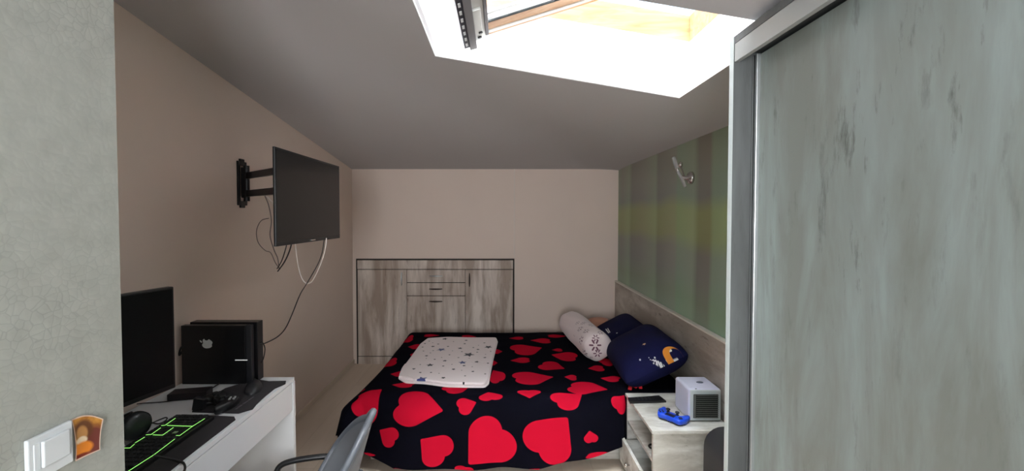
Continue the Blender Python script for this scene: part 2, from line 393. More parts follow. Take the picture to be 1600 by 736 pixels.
# cloth coordinates: s along x, t along y; beyond the edges arc length goes down the sides
def drape(d, R, flare, wob):
    """distance past the edge -> (outward, down)"""
    a = np.clip(d / R, 0, math.pi / 2 - flare); out = R * np.sin(a); dn = R * (1 - np.cos(a))
    rest = np.maximum(d - R * (math.pi / 2 - flare), 0)
    return out + rest * math.sin(flare), dn + rest * math.cos(flare) 
def cloth(S, T_):
    fr_edge = BY0 + .035 + .0 * S
    dl = np.maximum((BX0 + .05) - S, 0); df = np.maximum(fr_edge - T_, 0); db = np.maximum(T_ - (BY1 - .03), 0)
    ol, zl = drape(dl, .07, .25, 0); of, zf = drape(df, .10, .13, 0); ob_, zb = drape(db, .05, .05, 0)
    # tuck behind the bedside cabinet
    tk = 1 / (1 + np.exp(-(S - .775) / .012)); of = of * (1 - .82 * tk)
    X = np.maximum(S, BX0 + .05) - ol; Y = np.minimum(np.maximum(T_, fr_edge), BY1 - .03) - of + ob_
    Z = BT - np.maximum(np.maximum(zl, zf), zb)
    top = (zl + zf + zb) < .01
    Z = Z + .009 * smooth_noise(S, T_, 9, 1) + .005 * smooth_noise(S, T_, 28, 2)
    side = np.clip(zf / .1, 0, 1); Y -= side * (1 - tk) * (.034 * smooth_noise(S, T_ * .3, 13, 3) + .01)
    sl_ = np.clip(zl / .1, 0, 1); X -= sl_ * (.022 * smooth_noise(S * .3, T_, 12, 4) + .012)
    cor = (dl > 0) & (df > 0); ph = np.arctan2(df, dl + 1e-9); rho = np.hypot(dl, df); rho = np.minimum(rho, .36 + .03 * np.sin(4 * ph)); sn = np.sin(2 * ph)
    fl = .25 * (1 - ph / 1.571) + .13 * ph / 1.571 + .92 * sn * np.exp(-((rho - .10) / .22) ** 2)
    oc, zc_ = drape(rho, .08, fl, 0) if False else (.08 * np.sin(np.clip(rho / .08, 0, math.pi / 2 - fl)) + np.maximum(rho - .08 * (math.pi / 2 - fl), 0) * np.sin(fl), .08 * (1 - np.cos(np.clip(rho / .08, 0, math.pi / 2 - fl))) + np.maximum(rho - .08 * (math.pi / 2 - fl), 0) * np.cos(fl))
    X = np.where(cor, BX0 + .05 - oc * np.cos(ph) - .012, X); Y = np.where(cor, fr_edge - oc * np.sin(ph) - .01 * np.sin(ph), Y); Z = np.where(cor, BT - zc_, Z)
    # the left edge of the cloth bellies outward towards the front corner
    X = X - (.095 * np.clip(zl / .12, 0, 1) * np.exp(-((T_ - 2.55) / .25) ** 2)) * (~cor)
    Y = np.where((T_ < 2.9) & (S > .80), np.maximum(Y, 2.452), Y)
    return np.stack([X, Y, np.maximum(Z, .035)], -1)
s_ax = np.linspace(BX0 + .05 - .33, 1.195, 330); 
hemlen = .46
t_ax = np.concatenate([np.linspace(BY0 + .035 - hemlen, BY0 + .04, 80), np.linspace(BY0 + .05, BY1 - .03, 170), np.linspace(BY1 - .02, BY1 + .17, 22)])
S, TT = np.meshgrid(s_ax, t_ax, indexing='ij')
# hem of the front drape is uneven: longer on the left, short at the right
scale_f = np.interp(S, [-1.1, -.86, -.62, .2, .6, .80, 1.2], [.66, .78, 1.0, 1.0, .80, .68, .68])
TT = np.where(TT < BY0 + .035, BY0 + .035 + (TT - BY0 - .035) * scale_f, TT)
PB = cloth(S, TT)
pxB, dB = proj(PB)
def near(px, py, pix, dep, S, T_):
    d2 = (pix[..., 0] - px) ** 2 + (pix[..., 1] - py) ** 2; mn = d2.min()
    c = np.where(d2 < max(mn, 1) * 2 + 6, dep + d2 * .002, 1e9); i = np.unravel_index(np.argmin(c), c.shape); return np.array([S[i], T_[i]])
def sd_heart(x, y):
    x = np.abs(x); c1 = np.sqrt((x - .25) ** 2 + (y - .75) ** 2) - math.sqrt(2) / 4
    mm = .5 * np.maximum(x + y, 0)
    c2 = np.sqrt(np.minimum(x ** 2 + (y - 1) ** 2, (x - mm) ** 2 + (y - mm) ** 2)) * np.sign(x - y)
    return np.where(y + x > 1, c1, c2)
# hearts: box in crop pixels of the photograph (scale 3.118, origin 500,500) and the way the tip points on the cloth
hearts = [(150, 285, 338, 485, 55), (295, 385, 522, 622, 150), (488, 652, 563, 710, 140), (725, 962, 465, 692, 225), (992, 1223, 472, 702, 50), (362, 598, 342, 507, -10), (668, 762, 377, 460, 20), (655, 750, 683, 790, 250),
          (330, 405, 710, 775, 300), (772, 887, 348, 390, 100), (958, 1075, 338, 376, -90), (1125, 1280, 352, 433, 30), (1200, 1395, 295, 356, -20), (1285, 1352, 538, 598, 100), (1290, 1455, 625, 712, 215), (1422, 1492, 368, 458, 45),
          (937, 1137, 247, 312, 10), (825, 903, 240, 305, 120), (590, 722, 320, 356, 30), (350, 460, 300, 328, 170), (342, 410, 245, 272, 180), (295, 390, 180, 222, 200), (1062, 1188, 198, 242, -30), (1308, 1382, 218, 247, 180),
          (1192, 1252, 263, 289, 170), (1372, 1468, 271, 299, 160), (925, 1083, 115, 167, 20), (1133, 1260, 153, 197, 160), (1128, 1180, 133, 149, 180), (925, 1020, 180, 207, 180), (1030, 1122, 86, 108, 180), (922, 990, 76, 90, 180),
          (1112, 1200, 66, 82, 0), (400, 465, 72, 102, 200), (432, 487, 113, 137, 180), (440, 478, 150, 178, 180), (510, 582, 64, 76, 0), (690, 762, 68, 84, 0), (845, 888, 138, 160, 0), (832, 862, 194, 217, 0), (1360, 1436, 180, 222, 20),
          (85, 147, 555, 640, 95), (150, 215, 712, 775, 80), (1455, 1482, 237, 262, 150), (192, 217, 318, 336, 90), (1010, 1100, 770, 850, 60)]
qx, qy = np.meshgrid(np.linspace(-.9, .9, 181), np.linspace(-.3, 1.6, 191)); ins = sd_heart(qx, qy) < .05; hx, hy = qx[ins], qy[ins] - .5
sd = np.full(S.shape, 9.0)
for x0, x1, y0, y1, an in hearts:
    f_ = lambda a, b: near(500 + a / 3.118, 500 + b / 3.118, pxB, dB, S, TT)
    xm, ym = (x0 + x1) / 2, (y0 + y1) / 2; c = f_(xm, ym); wx_ = np.clip(abs((f_(x1, ym) - f_(x0, ym))[0]), .02, .34); wy_ = np.clip(abs((f_(xm, y0) - f_(xm, y1))[1]), .02, .34)
    th = math.radians(an + 90); ca, sa = math.cos(th), math.sin(th)          # tip (at local -y) turned to angle an
    X1, Y1_ = hx * ca - hy * sa, hx * sa + hy * ca; kx, ky = wx_ / np.ptp(X1), wy_ / np.ptp(Y1_); mx, my = (X1.max() + X1.min()) / 2, (Y1_.max() + Y1_.min()) / 2
    dx, dy = (S - c[0]) / kx + mx, (TT - c[1]) / ky + my
    lx, ly = dx * ca + dy * sa, -dx * sa + dy * ca
    sd = np.minimum(sd, (sd_heart(lx, ly + .5) - .05) * min(kx, ky))
bl = M().grid(PB[:, ::-1]); bl.attr['print'] = sd[:, ::-1].ravel()
fleece, q = fabric('heart_fleece', (.004, .004, .007), .95, .0, 250, .3)
q.l(q.mix(q.step(q.attr('print')), (.0035, .0035, .007), (.50, .006, .026)), q.b.inputs['Base Color'])
fleece.node_tree.nodes['Principled BSDF'].inputs['Specular IOR Level'].default_value = .03
bob = single('heart_blanket', bl, fleece, 'black fleece blanket printed with red hearts spread over the bed', 'blanket', (.17, 3.1, BT))
md = bob.modifiers.new('thick', 'SOLIDIFY'); md.thickness = .006; md.offset = -1

# folded throw with stars
ol_px = [(622, 589), (627, 577), (640, 560), (656, 538), (668, 529), (700, 527), (735, 528), (776, 528), (778, 532), (771, 560), (767, 580), (764, 598), (758, 603), (700, 602), (663, 597), (634, 596)]
def topx(px, py, z):
    # pixel -> world on a horizontal plane
    c, s = math.cos(PITCH), math.sin(PITCH); a = (px - 781) / F; b = (353.7 - py) / F
    dirv = np.array([a, c + b * s, -s + b * c]); k = (z - EYE) / dirv[2]; return dirv * k + np.array([0, 0, EYE])
OL = np.array([topx(p[0], p[1], BT + .022)[:2] for p in ol_px]); cen = np.array([topx(705, 562, BT + .03)[0], topx(705, 562, BT + .03)[1]])
def resample(P, n):
    Q = np.vstack([P, P[:1]]); L = np.r_[0, np.cumsum(np.hypot(*np.diff(Q, axis=0).T))]; t = np.linspace(0, L[-1], n, endpoint=False)
    return np.stack([np.interp(t, L, Q[:, 0]), np.interp(t, L, Q[:, 1])], -1)
RO = resample(OL, 640)
for _ in range(12): RO = (np.roll(RO, 1, 0) + RO * 2 + np.roll(RO, -1, 0)) / 4
def layered(RO, cen, z0, th, grow=0, nr=150):
    """a soft folded pad: rounded rim, gently wrinkled top; rings from the rim inward"""
    rows = []; rd = []
    for a in np.linspace(-math.pi / 2, math.pi / 2, 9):
        P = cen + (RO - cen) * (1 + grow + .02 * math.cos(a) - .02); rows.append(np.c_[P, np.full(len(P), z0 + th / 2 + th / 2 * math.sin(a))])
    for k in np.linspace(.975, 0.0, nr):
        P = cen + (RO - cen) * k * (1 + grow)
        w = .004 * smooth_noise(P[:, 0], P[:, 1], 30, 8) * min(1, (1 - k) * 8)
        rows.append(np.c_[P, z0 + th + w])
    return np.array(rows)
th1 = layered(RO, cen, BT + .004, .012)
lo = M().grid(th1.astype(float), wrap=True)
RO2 = cen + (RO - cen) * .985 + np.where((RO[:, 1:2] < cen[1] - .1), [[-.004, .014]], [[0, 0]])
up = layered(RO2, cen, BT + .016, .016)
pxT, dT = proj(up); UX, UY = up[..., 0], up[..., 1]
r = np.random.RandomState(3)
def sd_star(x, y, n=5, inner=.45):
    a = np.arctan2(x, y); rr = np.hypot(x, y); k = math.pi / n; a = np.abs(np.mod(a + k, 2 * k) - k)
    # line from outer tip (0,1) to the inner vertex
    ix, iy = inner * math.sin(k), inner * math.cos(k); px_, py_ = rr * np.sin(a), rr * np.cos(a)
    ex, ey = ix, iy - 1; nx, ny = -ey, ex; ln = math.hypot(nx, ny); return (px_ * nx + (py_ - 1) * ny) / ln
stars = [(608, 213, 42, 2), (340, 590, 55, 1), (960, 278, 52, 0), (1210, 182, 38, 0), (880, 378, 38, 2), (465, 408, 36, 0), (655, 76, 28, 0), (1062, 368, 24, 0), (850, 195, 24, 0), (258, 458, 20, 0), (655, 354, 22, 0), (635, 574, 24, 0),
         (502, 172, 20, 0), (765, 467, 20, 0), (900, 418, 18, 0), (695, 175, 15, 0), (927, 96, 18, 0), (1078, 211, 18, 0), (340, 505, 16, 0), (1165, 314, 18, 0), (1012, 491, 17, 0), (570, 141, 14, 0), (1018, 186, 13, 0),
         (1160, 127, 15, 0), (908, 138, 15, 0), (634, 423, 15, 0), (478, 504, 14, 0), (420, 292, 18, 0), (400, 136, 14, 0), (370, 184, 13, 0), (714, 279, 12, 0), (828, 317, 13, 0), (525, 338, 14, 0), (913, 547, 13, 0), (1170, 524, 13, 0),
         (1205, 388, 15, 0), (1068, 247, 12, 0), (872, 241, 12, 0), (505, 222, 12, 0), (382, 230, 11, 0), (455, 106, 11, 0), (418, 325, 9, 0), (340, 403, 10, 0), (614, 314, 9, 0), (745, 403, 9, 0), (1240, 235, 10, 0), (470, 255, 10, 0),
         (512, 644, 12, 0), (895, 632, 14, 0), (1085, 157, 8, 0), (765, 112, 9, 0), (500, 125, 8, 0), (1005, 430, 9, 0), (580, 517, 9, 0), (870, 475, 8, 0), (1175, 271, 8, 0), (752, 228, 8, 0), (965, 323, 8, 0)]
sdB = np.full(UX.shape, 9.0); sdN = np.full(UX.shape, 9.0)
for (a, b, w, kind) in stars:
    px_, py_ = 615 + a / 8.176, 520 + b / 8.176
    if a == 340 and b == 590: px_ = 615 + 360 / 8.176
    c = topx(px_, py_, BT + .033); R_ = w / 8.176 * c[1] / F * (1.55 if w > 15 else 1.3); an = r.uniform(0, 1.2)
    dx, dy = (UX - c[0]) / R_, (UY - c[1]) / R_; ca, sa = math.cos(an), math.sin(an)
    d = sd_star(dx * ca - dy * sa, dx * sa + dy * ca) * R_ if w > 15 else (np.hypot(dx, dy) - .75) * R_
    if kind == 0: sdB = np.minimum(sdB, d)
    else: sdN = np.minimum(sdN, d)
# denser mesh for the print: re-grid with more rings
um = M().grid(up, wrap=True); um.attr['pa'] = sdB.ravel(); um.attr['pb'] = sdN.ravel()
minky, q = fabric('star_fleece', g(244, 230, 230), .95, .3, 350, .3)
c = q.mix(q.step(q.attr('pa'), 0, .0008), g(244, 231, 231), g(34, 30, 40)); c = q.mix(q.step(q.attr('pb'), 0, .0008), c, g(66, 74, 130)); q.l(c, q.b.inputs['Base Color'])
plain, _ = fabric('star_fleece_plain', g(242, 228, 228), .95, .3, 350, .3)
tr = thing('star_throw', 'folded cream fleece throw with small dark stars on the heart blanket', 'throw', (cen[0], cen[1], BT))
part(tr, 'lower_fold', lo, plain); part(tr, 'upper_fold', um, minky)
# rolled corner at the front left
cr_ = topx(634, 588, BT + .03); m = M()
m.tube(smoothpath([topx(624, 590, BT + .018), topx(634, 590, BT + .022), topx(648, 595, BT + .022)], 5), [.014] * 11, 10); part(tr, 'rolled_corner', m, plain)
# small bright bit of blanket ribbon showing at the bed's right edge
rb = M(); a = topx(985, 601, BT + .015)
P = [topx(984, 608, BT + .012), topx(987, 598, BT + .02), topx(993, 604, BT + .015), topx(998, 597, BT + .02), topx(1001, 606, BT + .012)]
rb.tube(smoothpath(P, 4), .012, 8)
single('red_cloth_scrap', rb, new_mat('red_cloth', (.6, .01, .02), .8), 'small crumpled red cloth at the bed edge beside the navy pillow', 'cloth', tuple(P[2]))
rb = M(); rb.tube(smoothpath([topx(1001, 598, BT + .03), topx(1004, 604, BT + .03), topx(1005, 615, BT + .02)], 5), .0035, 6)

# ------------------------------------------------------------------ pillows
def cushion(c, e1, e2, e3, n=70, p=3.2, wr=.01, seed=1):
    """c centre; e1,e2 half-axes in the plane (vectors), e3 half-thickness vector -> grids (front, back), U, V"""
    u = np.linspace(-1, 1, n); U, V = np.meshgrid(u, u, indexing='ij')
    # softened rectangle outline with drawn-in sides
    uu = U * (1 - .07 * (1 - V ** 2)) ; vv = V * (1 - .07 * (1 - U ** 2))
    rr = 1 - .10 * (np.abs(U) * np.abs(V)) ** 3
    uu, vv = uu * rr, vv * rr
    h = (np.clip(1 - np.abs(U) ** p, 0, 1) * np.clip(1 - np.abs(V) ** p, 0, 1)) ** .5
    w = wr * smooth_noise(U, V, 6, seed) * h
    out = []
    for sgn in (1, -1):
        P = np.array(c) + uu[..., None] * np.array(e1) + vv[..., None] * np.array(e2) + (sgn * h)[..., None] * np.array(e3) + w[..., None] * np.array(e3) / np.linalg.norm(e3)
        out.append(P)
    return out, U, V
navy, q = fabric('navy_print_cotton', g(14, 17, 56), .9, .0, 500, .1)
c = q.mix(q.step(q.attr('pa'), 0, .001), g(14, 17, 58), g(226, 226, 226)); c = q.mix(q.step(q.attr('pb'), 0, .001), c, g(222, 140, 52)); c = q.mix(q.step(q.attr('pc'), 0, .001), c, g(226, 186, 140)); q.l(c, q.b.inputs['Base Color'])
def printed_pillow(name, label, c, e1, e2, e3, white, orange, cream, seed, n=120):
    (Fr, Bk), U, V = cushion(c, e1, e2, e3, n, seed=seed, wr=.014)
    pix, dep = proj(Fr); pa = np.full(U.shape, 9.0); pb = pa.copy(); pc = pa.copy()
    sx_ = np.linalg.norm(e1); sy_ = np.linalg.norm(e2); X_, Y_ = U * sx_, V * sy_
    def loc(px, py): return near(px, py, pix, dep, X_, Y_)
    for w in white:
        if len(w) == 3: p = loc(w[0], w[1]); pa = np.minimum(pa, np.hypot(X_ - p[0], Y_ - p[1]) - w[2])
        else:
            p, p2 = loc(w[0], w[1]), loc(w[2], w[3]); d = p2 - p; t = np.clip(((X_ - p[0]) * d[0] + (Y_ - p[1]) * d[1]) / max(d @ d, 1e-9), 0, 1)
            pa = np.minimum(pa, np.hypot(X_ - p[0] - t * d[0], Y_ - p[1] - t * d[1]) - w[4])
    for o in orange:
        p, p2 = loc(o[0], o[1]), loc(o[3], o[4]); pb = np.minimum(pb, np.maximum(np.hypot(X_ - p[0], Y_ - p[1]) - o[2], -(np.hypot(X_ - p2[0], Y_ - p2[1]) - o[5])))
    for w in cream: p = loc(w[0], w[1]); pc = np.minimum(pc, sd_star((X_ - p[0]) / w[2], (Y_ - p[1]) / w[2]) * w[2])
    m = M(); m.grid(Fr[::-1]); m.grid(Bk)
    m.attr['pa'] = np.r_[pa[::-1].ravel(), np.full(pa.size, 9.)]; m.attr['pb'] = np.r_[pb[::-1].ravel(), np.full(pa.size, 9.)]; m.attr['pc'] = np.r_[pc[::-1].ravel(), np.full(pa.size, 9.)]
    return single(name, m, navy, label, 'pillow', tuple(c), None)
printed_pillow('pillow', 'navy pillow printed with an orange crescent moon leaning on headboard by the bedside cabinet', (1.000, 2.77, .585), (.02, .345, -.01), (-.195, .045, -.12), (-.065, -.01, .115),
               [(1016, 562, 1034, 571, .0022), (1020, 561, 1038, 571, .0022), (1020, 567, 1032, 572, .0022), (1042, 566, 1056, 574, .003), (1053, 567, 1064, 572, .003), (1058, 575, 1063, 571, .003), (999, 561, .006), (1023, 558, .005), (1014, 559, .003), (1043, 548, 1047, 546, .008)],
               [(1053, 557, .056, 1059, 558, .036)], [(1006, 536, .016)], 11)
printed_pillow('pillow', 'navy pillow with tiny pale stars lying between the bolster and the moon pillow', (1.02, 3.38, .545), (0, .31, 0), (-.19, 0, -.10), (-.035, 0, .075),
               [(945, 512, 950, 518, .005), (948, 511, 952, 517, .004), (963, 518, .007), (1007, 514, 1010, 512, .010)], [], [(962, 545, .022)], 12)
tan, _ = fabric('tan_cotton', g(176, 126, 104), .9, .2)
(Fr, Bk), U, V = cushion((.92, 3.68, .52), (.13, 0, 0), (0, .08, 0), (0, 0, .085), 40, seed=5)
single('pillow', M().grid(Fr[::-1]).grid(Bk), tan, 'tan pillow mostly hidden behind the bolster and navy pillow', 'pillow', (.92, 3.68, .52))
# bolster
bo_mat, q = fabric('bolster_flannel', g(228, 212, 210), .9, .3, 300, .15)
q.l(q.mix(q.step(q.attr('pa'), 0, .0012), g(228, 213, 212), g(112, 72, 88)), q.b.inputs['Base Color'])
a0, a1 = np.array([.752, 3.03, BT + .118]), np.array([.665, 3.70, BT + .122]); ax = (a1 - a0) / np.linalg.norm(a1 - a0); LB = np.linalg.norm(a1 - a0)
e1 = np.cross(ax, [0, 0, 1]); e1 /= np.linalg.norm(e1); e2 = np.cross(e1, ax); R0 = .118
prof = [(0.0, -.045), (.03, -.044), (.06, -.038), (.085, -.026), (.105, -.008), (.114, .015), (.118, .045)] + [(.118, t) for t in np.linspace(.06, LB - .06, 60)] + [(.114, LB - .02), (.09, LB + .02), (.05, LB + .035), (0, LB + .04)]
prof2 = []; 
for i in range(len(prof) - 1):
    k = 5 if i < 6 or i > len(prof) - 6 else 1
    for j in range(k): t = j / k; prof2.append((prof[i][0] * (1 - t) + prof[i + 1][0] * t, prof[i][1] * (1 - t) + prof[i + 1][1] * t))
prof2.append(prof[-1]); na = 120; G = np.zeros((len(prof2), na, 3)); AA = np.zeros((len(prof2), na)); LL = AA.copy()
for i, (rr, zz_) in enumerate(prof2):
    for j in range(na):
        an = 2 * math.pi * j / na; w = 1 + .03 * math.sin(3 * an + zz_ * 9) * (rr / R0) + .02 * math.sin(7 * an - zz_ * 14)
        G[i, j] = a0 + ax * zz_ + (e1 * math.cos(an) + e2 * math.sin(an)) * rr * w
pix, dep = proj(G); sdf = np.full(AA.shape, 9.)
flakes = [(435, 470, 82), (245, 405, 62), (240, 258, 55), (335, 280, 55), (415, 210, 50), (300, 180, 45), (290, 590, 55), (485, 615, 60), (465, 370, 50), (160, 370, 30), (400, 665, 25), (205, 95 + 90, 40), (520, 305, 40)]
for fx, fy, w in flakes:
    px_, py_ = 875 + fx / 8.18, 480 + fy / 8.18
    d2 = (pix[..., 0] - px_) ** 2 + (pix[..., 1] - py_) ** 2; cst = np.where(d2 < 9, dep, 1e9 + d2); i = np.unravel_index(np.argmin(cst), cst.shape); P0 = G[i]
    Rf = w / 8.18 * dep[i] / F; nrm = np.cross(G[min(i[0] + 1, len(G) - 1), i[1]] - G[i[0] - 1, i[1]], G[i[0], (i[1] + 1) % na] - G[i[0], i[1] - 1]); nrm /= np.linalg.norm(nrm) + 1e-9
    tx = np.cross(nrm, [0, 0, 1.]); tx /= np.linalg.norm(tx); ty = np.cross(nrm, tx); D = G - P0; X_, Y_ = D @ tx, D @ ty; far_ = np.linalg.norm(D, axis=-1) > Rf * 1.6
    an = np.arctan2(Y_, X_); k = math.pi / 6; an2 = np.abs(np.mod(an + k, 2 * k) - k); rr = np.hypot(X_, Y_); lx, ly = rr * np.cos(an2), rr * np.sin(an2)
    arm = np.hypot(np.maximum(np.abs(lx - .62 * Rf) - .22 * Rf, 0), ly) - .13 * Rf; d = np.where(far_, 9, arm); sdf = np.minimum(sdf, d)
bm_ = M().grid(G, wrap=True); bm_.attr['pa'] = sdf.ravel()
bo = single('bolster_pillow', bm_, bo_mat, 'round pink bolster pillow with mauve snowflakes lying on the bed', 'pillow', tuple((a0 + a1) / 2))

# ------------------------------------------------------------------ bedside cabinet
nx0, nx1, ny0, ny1, nt = .785, 1.198, 2.015, 2.445, .45
ns = thing('bedside_cabinet', 'whitewashed open bedside cabinet standing between bed and wardrobe', 'bedside table', ((nx0 + nx1) / 2, (ny0 + ny1) / 2, 0))
part(ns, 'tabletop', M().box(nx0 - .004, nx1, ny0 - .006, ny1, nt - .018, nt, .0015), table_wood)
part(ns, 'side_panel', M().box(nx0 + .004, nx1 - .004, ny0, ny0 + .018, .0, nt - .018, .001), table_wood)
part(ns, 'side_panel', M().box(nx0 + .004, nx1 - .004, ny1 - .022, ny1 - .004, .0, nt - .018, .001), table_wood)
part(ns, 'back_panel', M().box(nx1 - .012, nx1 - .004, ny0 + .018, ny1 - .022, .02, nt - .018), table_wood)
part(ns, 'shelf', M().box(nx0 + .006, nx1 - .012, ny0 + .018, ny1 - .022, .272, .290, .001), table_wood)
dr = part(ns, 'drawer', M().box(nx0 - .045, nx0 - .027, ny0 + .022, ny1 - .026, .05, .205, .0015).box(nx0 - .027, nx1 - .05, ny0 + .03, ny0 + .042, .06, .18).box(nx0 - .027, nx1 - .05, ny1 - .05, ny1 - .038, .06, .18).box(nx0 - .027, nx1 - .05, ny0 + .042, ny1 - .05, .06, .068), table_wood)
part(ns, 'knob', M().lathe([(.004, 0), (.004, .012), (.011, .018), (.011, .024), (.004, .028)], 14, Matrix.Translation((nx0 - .045, (ny0 + ny1) / 2, .13)) @ Matrix.Rotation(-math.pi / 2, 4, 'Y')), chrome, parent=dr)
kr = M(); kr.tube([(nx0 + .05 + .022 * math.cos(a), 2.13 + .022 * math.sin(a), .296) for a in np.linspace(0, 2 * math.pi, 17)[:-1]], .005, 6, closed=True)
single('black_ring', kr, black_pl, 'small black ring lying on the bedside cabinet shelf', 'ring', (nx0 + .05, 2.13, .291))

# remote / flat black slab
def poly_px(pts, z): return [tuple(topx(p[0], p[1], z)[:2]) for p in pts]
pp = poly_px([(984, 629), (1041, 627), (1030, 618.5), (981, 622)], nt + .01)
m = M().prism(pp, nt + .001, nt + .014, .003)
rc = thing('remote_control', 'flat black slab remote lying on the bedside cabinet beside the bed', 'remote', (*np.mean(pp, 0), nt))
part(rc, 'casing', m, black_pl)
m = M(); c0 = np.mean(pp, 0)
for i in range(5):
    for j in range(2): m.box(c0[0] - .06 + i * .022, c0[0] - .05 + i * .022, c0[1] - .012 + j * .018, c0[1] - .002 + j * .018, nt + .014, nt + .0155)
part(rc, 'buttons', m, black_matte, kind='stuff')

# game controller
def outline_pad():
    half = [(0, .040), (.022, .041), (.045, .046), (.062, .041), (.074, .022), (.079, -.005), (.082, -.035), (.078, -.055), (.066, -.060), (.054, -.050), (.044, -.026), (.034, -.018), (.018, -.016), (0, -.016)]
    P = [Vector((x, y, 0)) for x, y in half]; P = smoothpath(P, 3); P = [(p.x, p.y) for p in P]
    return [(x, y) for x, y in P] + [(-x, y) for x, y in P[-2:0:-1]]
def controller(name, label, body, dark, loc, rz, s=1.0, lift=0, accent=None):
    root = thing(name, label, 'game controller', loc, rz)
    O = [(x * s, y * s) for x, y in outline_pad()]
    part(root, 'shell', M().prism(O, .006 * s + lift, .036 * s + lift, .012 * s, seg=3, smooth=True), body, world=False)
    O2 = [(x * .93, y * .93) for x, y in O]
    part(root, 'underside', M().prism(O2, 0, .016 * s, .005 * s), dark, world=False)
    part(root, 'touchpad', M().box(-.026 * s, .026 * s, .006 * s, .036 * s, .035 * s, .039 * s, .002), dark, world=False)
    for sx_ in (-1, 1):
        m = M().lathe([(.011 * s, .034 * s), (.007 * s, .040 * s), (.007 * s, .047 * s), (.012 * s, .049 * s), (.011 * s, .054 * s), (.004, .0525 * s)], 16, Matrix.Translation((sx_ * .026 * s, -.008 * s, 0)))
        part(root, 'thumbstick', m, black_matte, world=False)
    m = M(); cx = -.055 * s
    m.box(cx - .011 * s, cx + .011 * s, .012 * s, .020 * s, .035 * s, .040 * s, .001); m.box(cx - .004 * s, cx + .004 * s, .005 * s, .027 * s, .035 * s, .0401 * s, .001)
    part(root, 'direction_pad', m, dark, world=False)
    for dx, dy in ((0, .011), (0, -.011), (.011, 0), (-.011, 0)):
        part(root, 'button', M().lathe([(.0045 * s, .034 * s), (.0045 * s, .040 * s), (.003 * s, .0412 * s)], 12, Matrix.Translation((.055 * s + dx * s, .016 * s + dy * s, 0))), accent or dark, world=False)
    return root
blue = new_mat('blue_plastic', (.008, .06, .55), .3)
c = topx(1050, 651, nt + .02)
controller('game_controller', 'blue and black game controller lying on the bedside cabinet', blue, new_mat('navy_dark', (.006, .008, .03), .4), (c[0], c[1], nt + .001), math.radians(132), .95)

# ------------------------------------------------------------------ desktop air cooler
ac = thing('air_cooler', 'small white cube air cooler with dark louvres on the bedside cabinet', 'air cooler', (1.095, 2.19, nt))
ax0, ax1, ay0, ay1 = 1.012, 1.186, 2.10, 2.272; az0, az1 = nt + .001, nt + .176
cool = new_mat('cool_white_plastic', g(214, 216, 236), .35)
part(ac, 'housing', M().box(ax0, ax1, ay0, ay1, az0, az1, .014, 4), cool)
part(ac, 'front_frame', M().box(ax0 + .006, ax1 - .004, ay0 - .005, ay0 + .004, az0 + .006, az1 - .004, .0045, 3), new_mat('pale_grey_plastic', g(196, 204, 208), .4))
part(ac, 'grille_recess', M().box(ax0 + .022, ax1 - .020, ay0 - .0065, ay0 - .003, az0 + .020, az1 - .026, .001), new_mat('grille_dark', (.02, .022, .022), .5), 'dark recess behind the louvres')
lv = new_mat('louvre_grey', (.16, .17, .16), .35, .2)
for i in range(12):
    z = az0 + .026 + i * .0108
    part(ac, 'louvre', M().box(ax0 + .036, ax1 - .023, -.007, .001, -.0012, .0012, mat=Matrix.Translation((0, ay0 - .010, z)) @ Matrix.Rotation(math.radians(-25), 4, 'X')), lv)
part(ac, 'slider', M().box(ax0 + .025, ax0 + .032, ay0 - .012, ay0 - .006, az0 + .022, az1 - .028, .0015), lv)
for a in range(4): pass
part(ac, 'power_button', M().lathe([(.019, 0), (.019, .0015), (.015, .003)], 24, Matrix.Translation((ax0 + .10, ay0 + .085, az1)) @ Matrix.Scale(.65, 4, (0, 1, 0))), new_mat('button_grey', g(110, 116, 136), .3), 'grey oval button')
m = M(); m.box(ax0 + .035, ax0 + .044, ay0 + .004, ay0 + .0055, az1 - .002, az1 + .0006); part(ac, 'seam_mark', m, black_matte)

# ------------------------------------------------------------------ suitcase in front of the cabinet
su = thing('suitcase', 'black rounded case standing between bedside cabinet and wardrobe end', 'suitcase', (1.12, 1.84, 0))
sm = new_mat('soft_black', (.018, .018, .02), .5)
def rrect(x0, x1, z0, z1, r, n=6):
    out = []
    for cx, cz, a0_ in ((x1 - r, z0 + r, -90), (x1 - r, z1 - r, 0), (x0 + r, z1 - r, 90), (x0 + r, z0 + r, 180)):
        for i in range(n + 1): a = math.radians(a0_ + 90 * i / n); out.append((cx + r * math.cos(a), cz + r * math.sin(a)))
    return out
RX = Matrix.Rotation(math.pi / 2, 4, 'X')   # (x, z') -> xz plane, extruding along -y
part(su, 'shell', M().prism(rrect(1.005, 1.197, .02, .515, .095), -1.94, -1.75, .02, mat=RX, seg=4, smooth=True), sm)
part(su, 'front_pocket', M().prism(rrect(1.035, 1.175, .07, .465, .07), -1.76, -1.728, .012, mat=RX, seg=3, smooth=True), sm)
zp = M(); P = [(x, 1.748, z) for x, z in rrect(1.018, 1.186, .035, .500, .085)]; zp.tube(P, .003, 6, closed=True); part(su, 'zipper', zp, metal_black)
zp = M(); zp.tube(smoothpath([(1.10, 1.85, .50), (1.105, 1.85, .524), (1.145, 1.85, .524), (1.15, 1.85, .50)], 5), .007, 8); part(su, 'carry_handle', zp, black_matte)

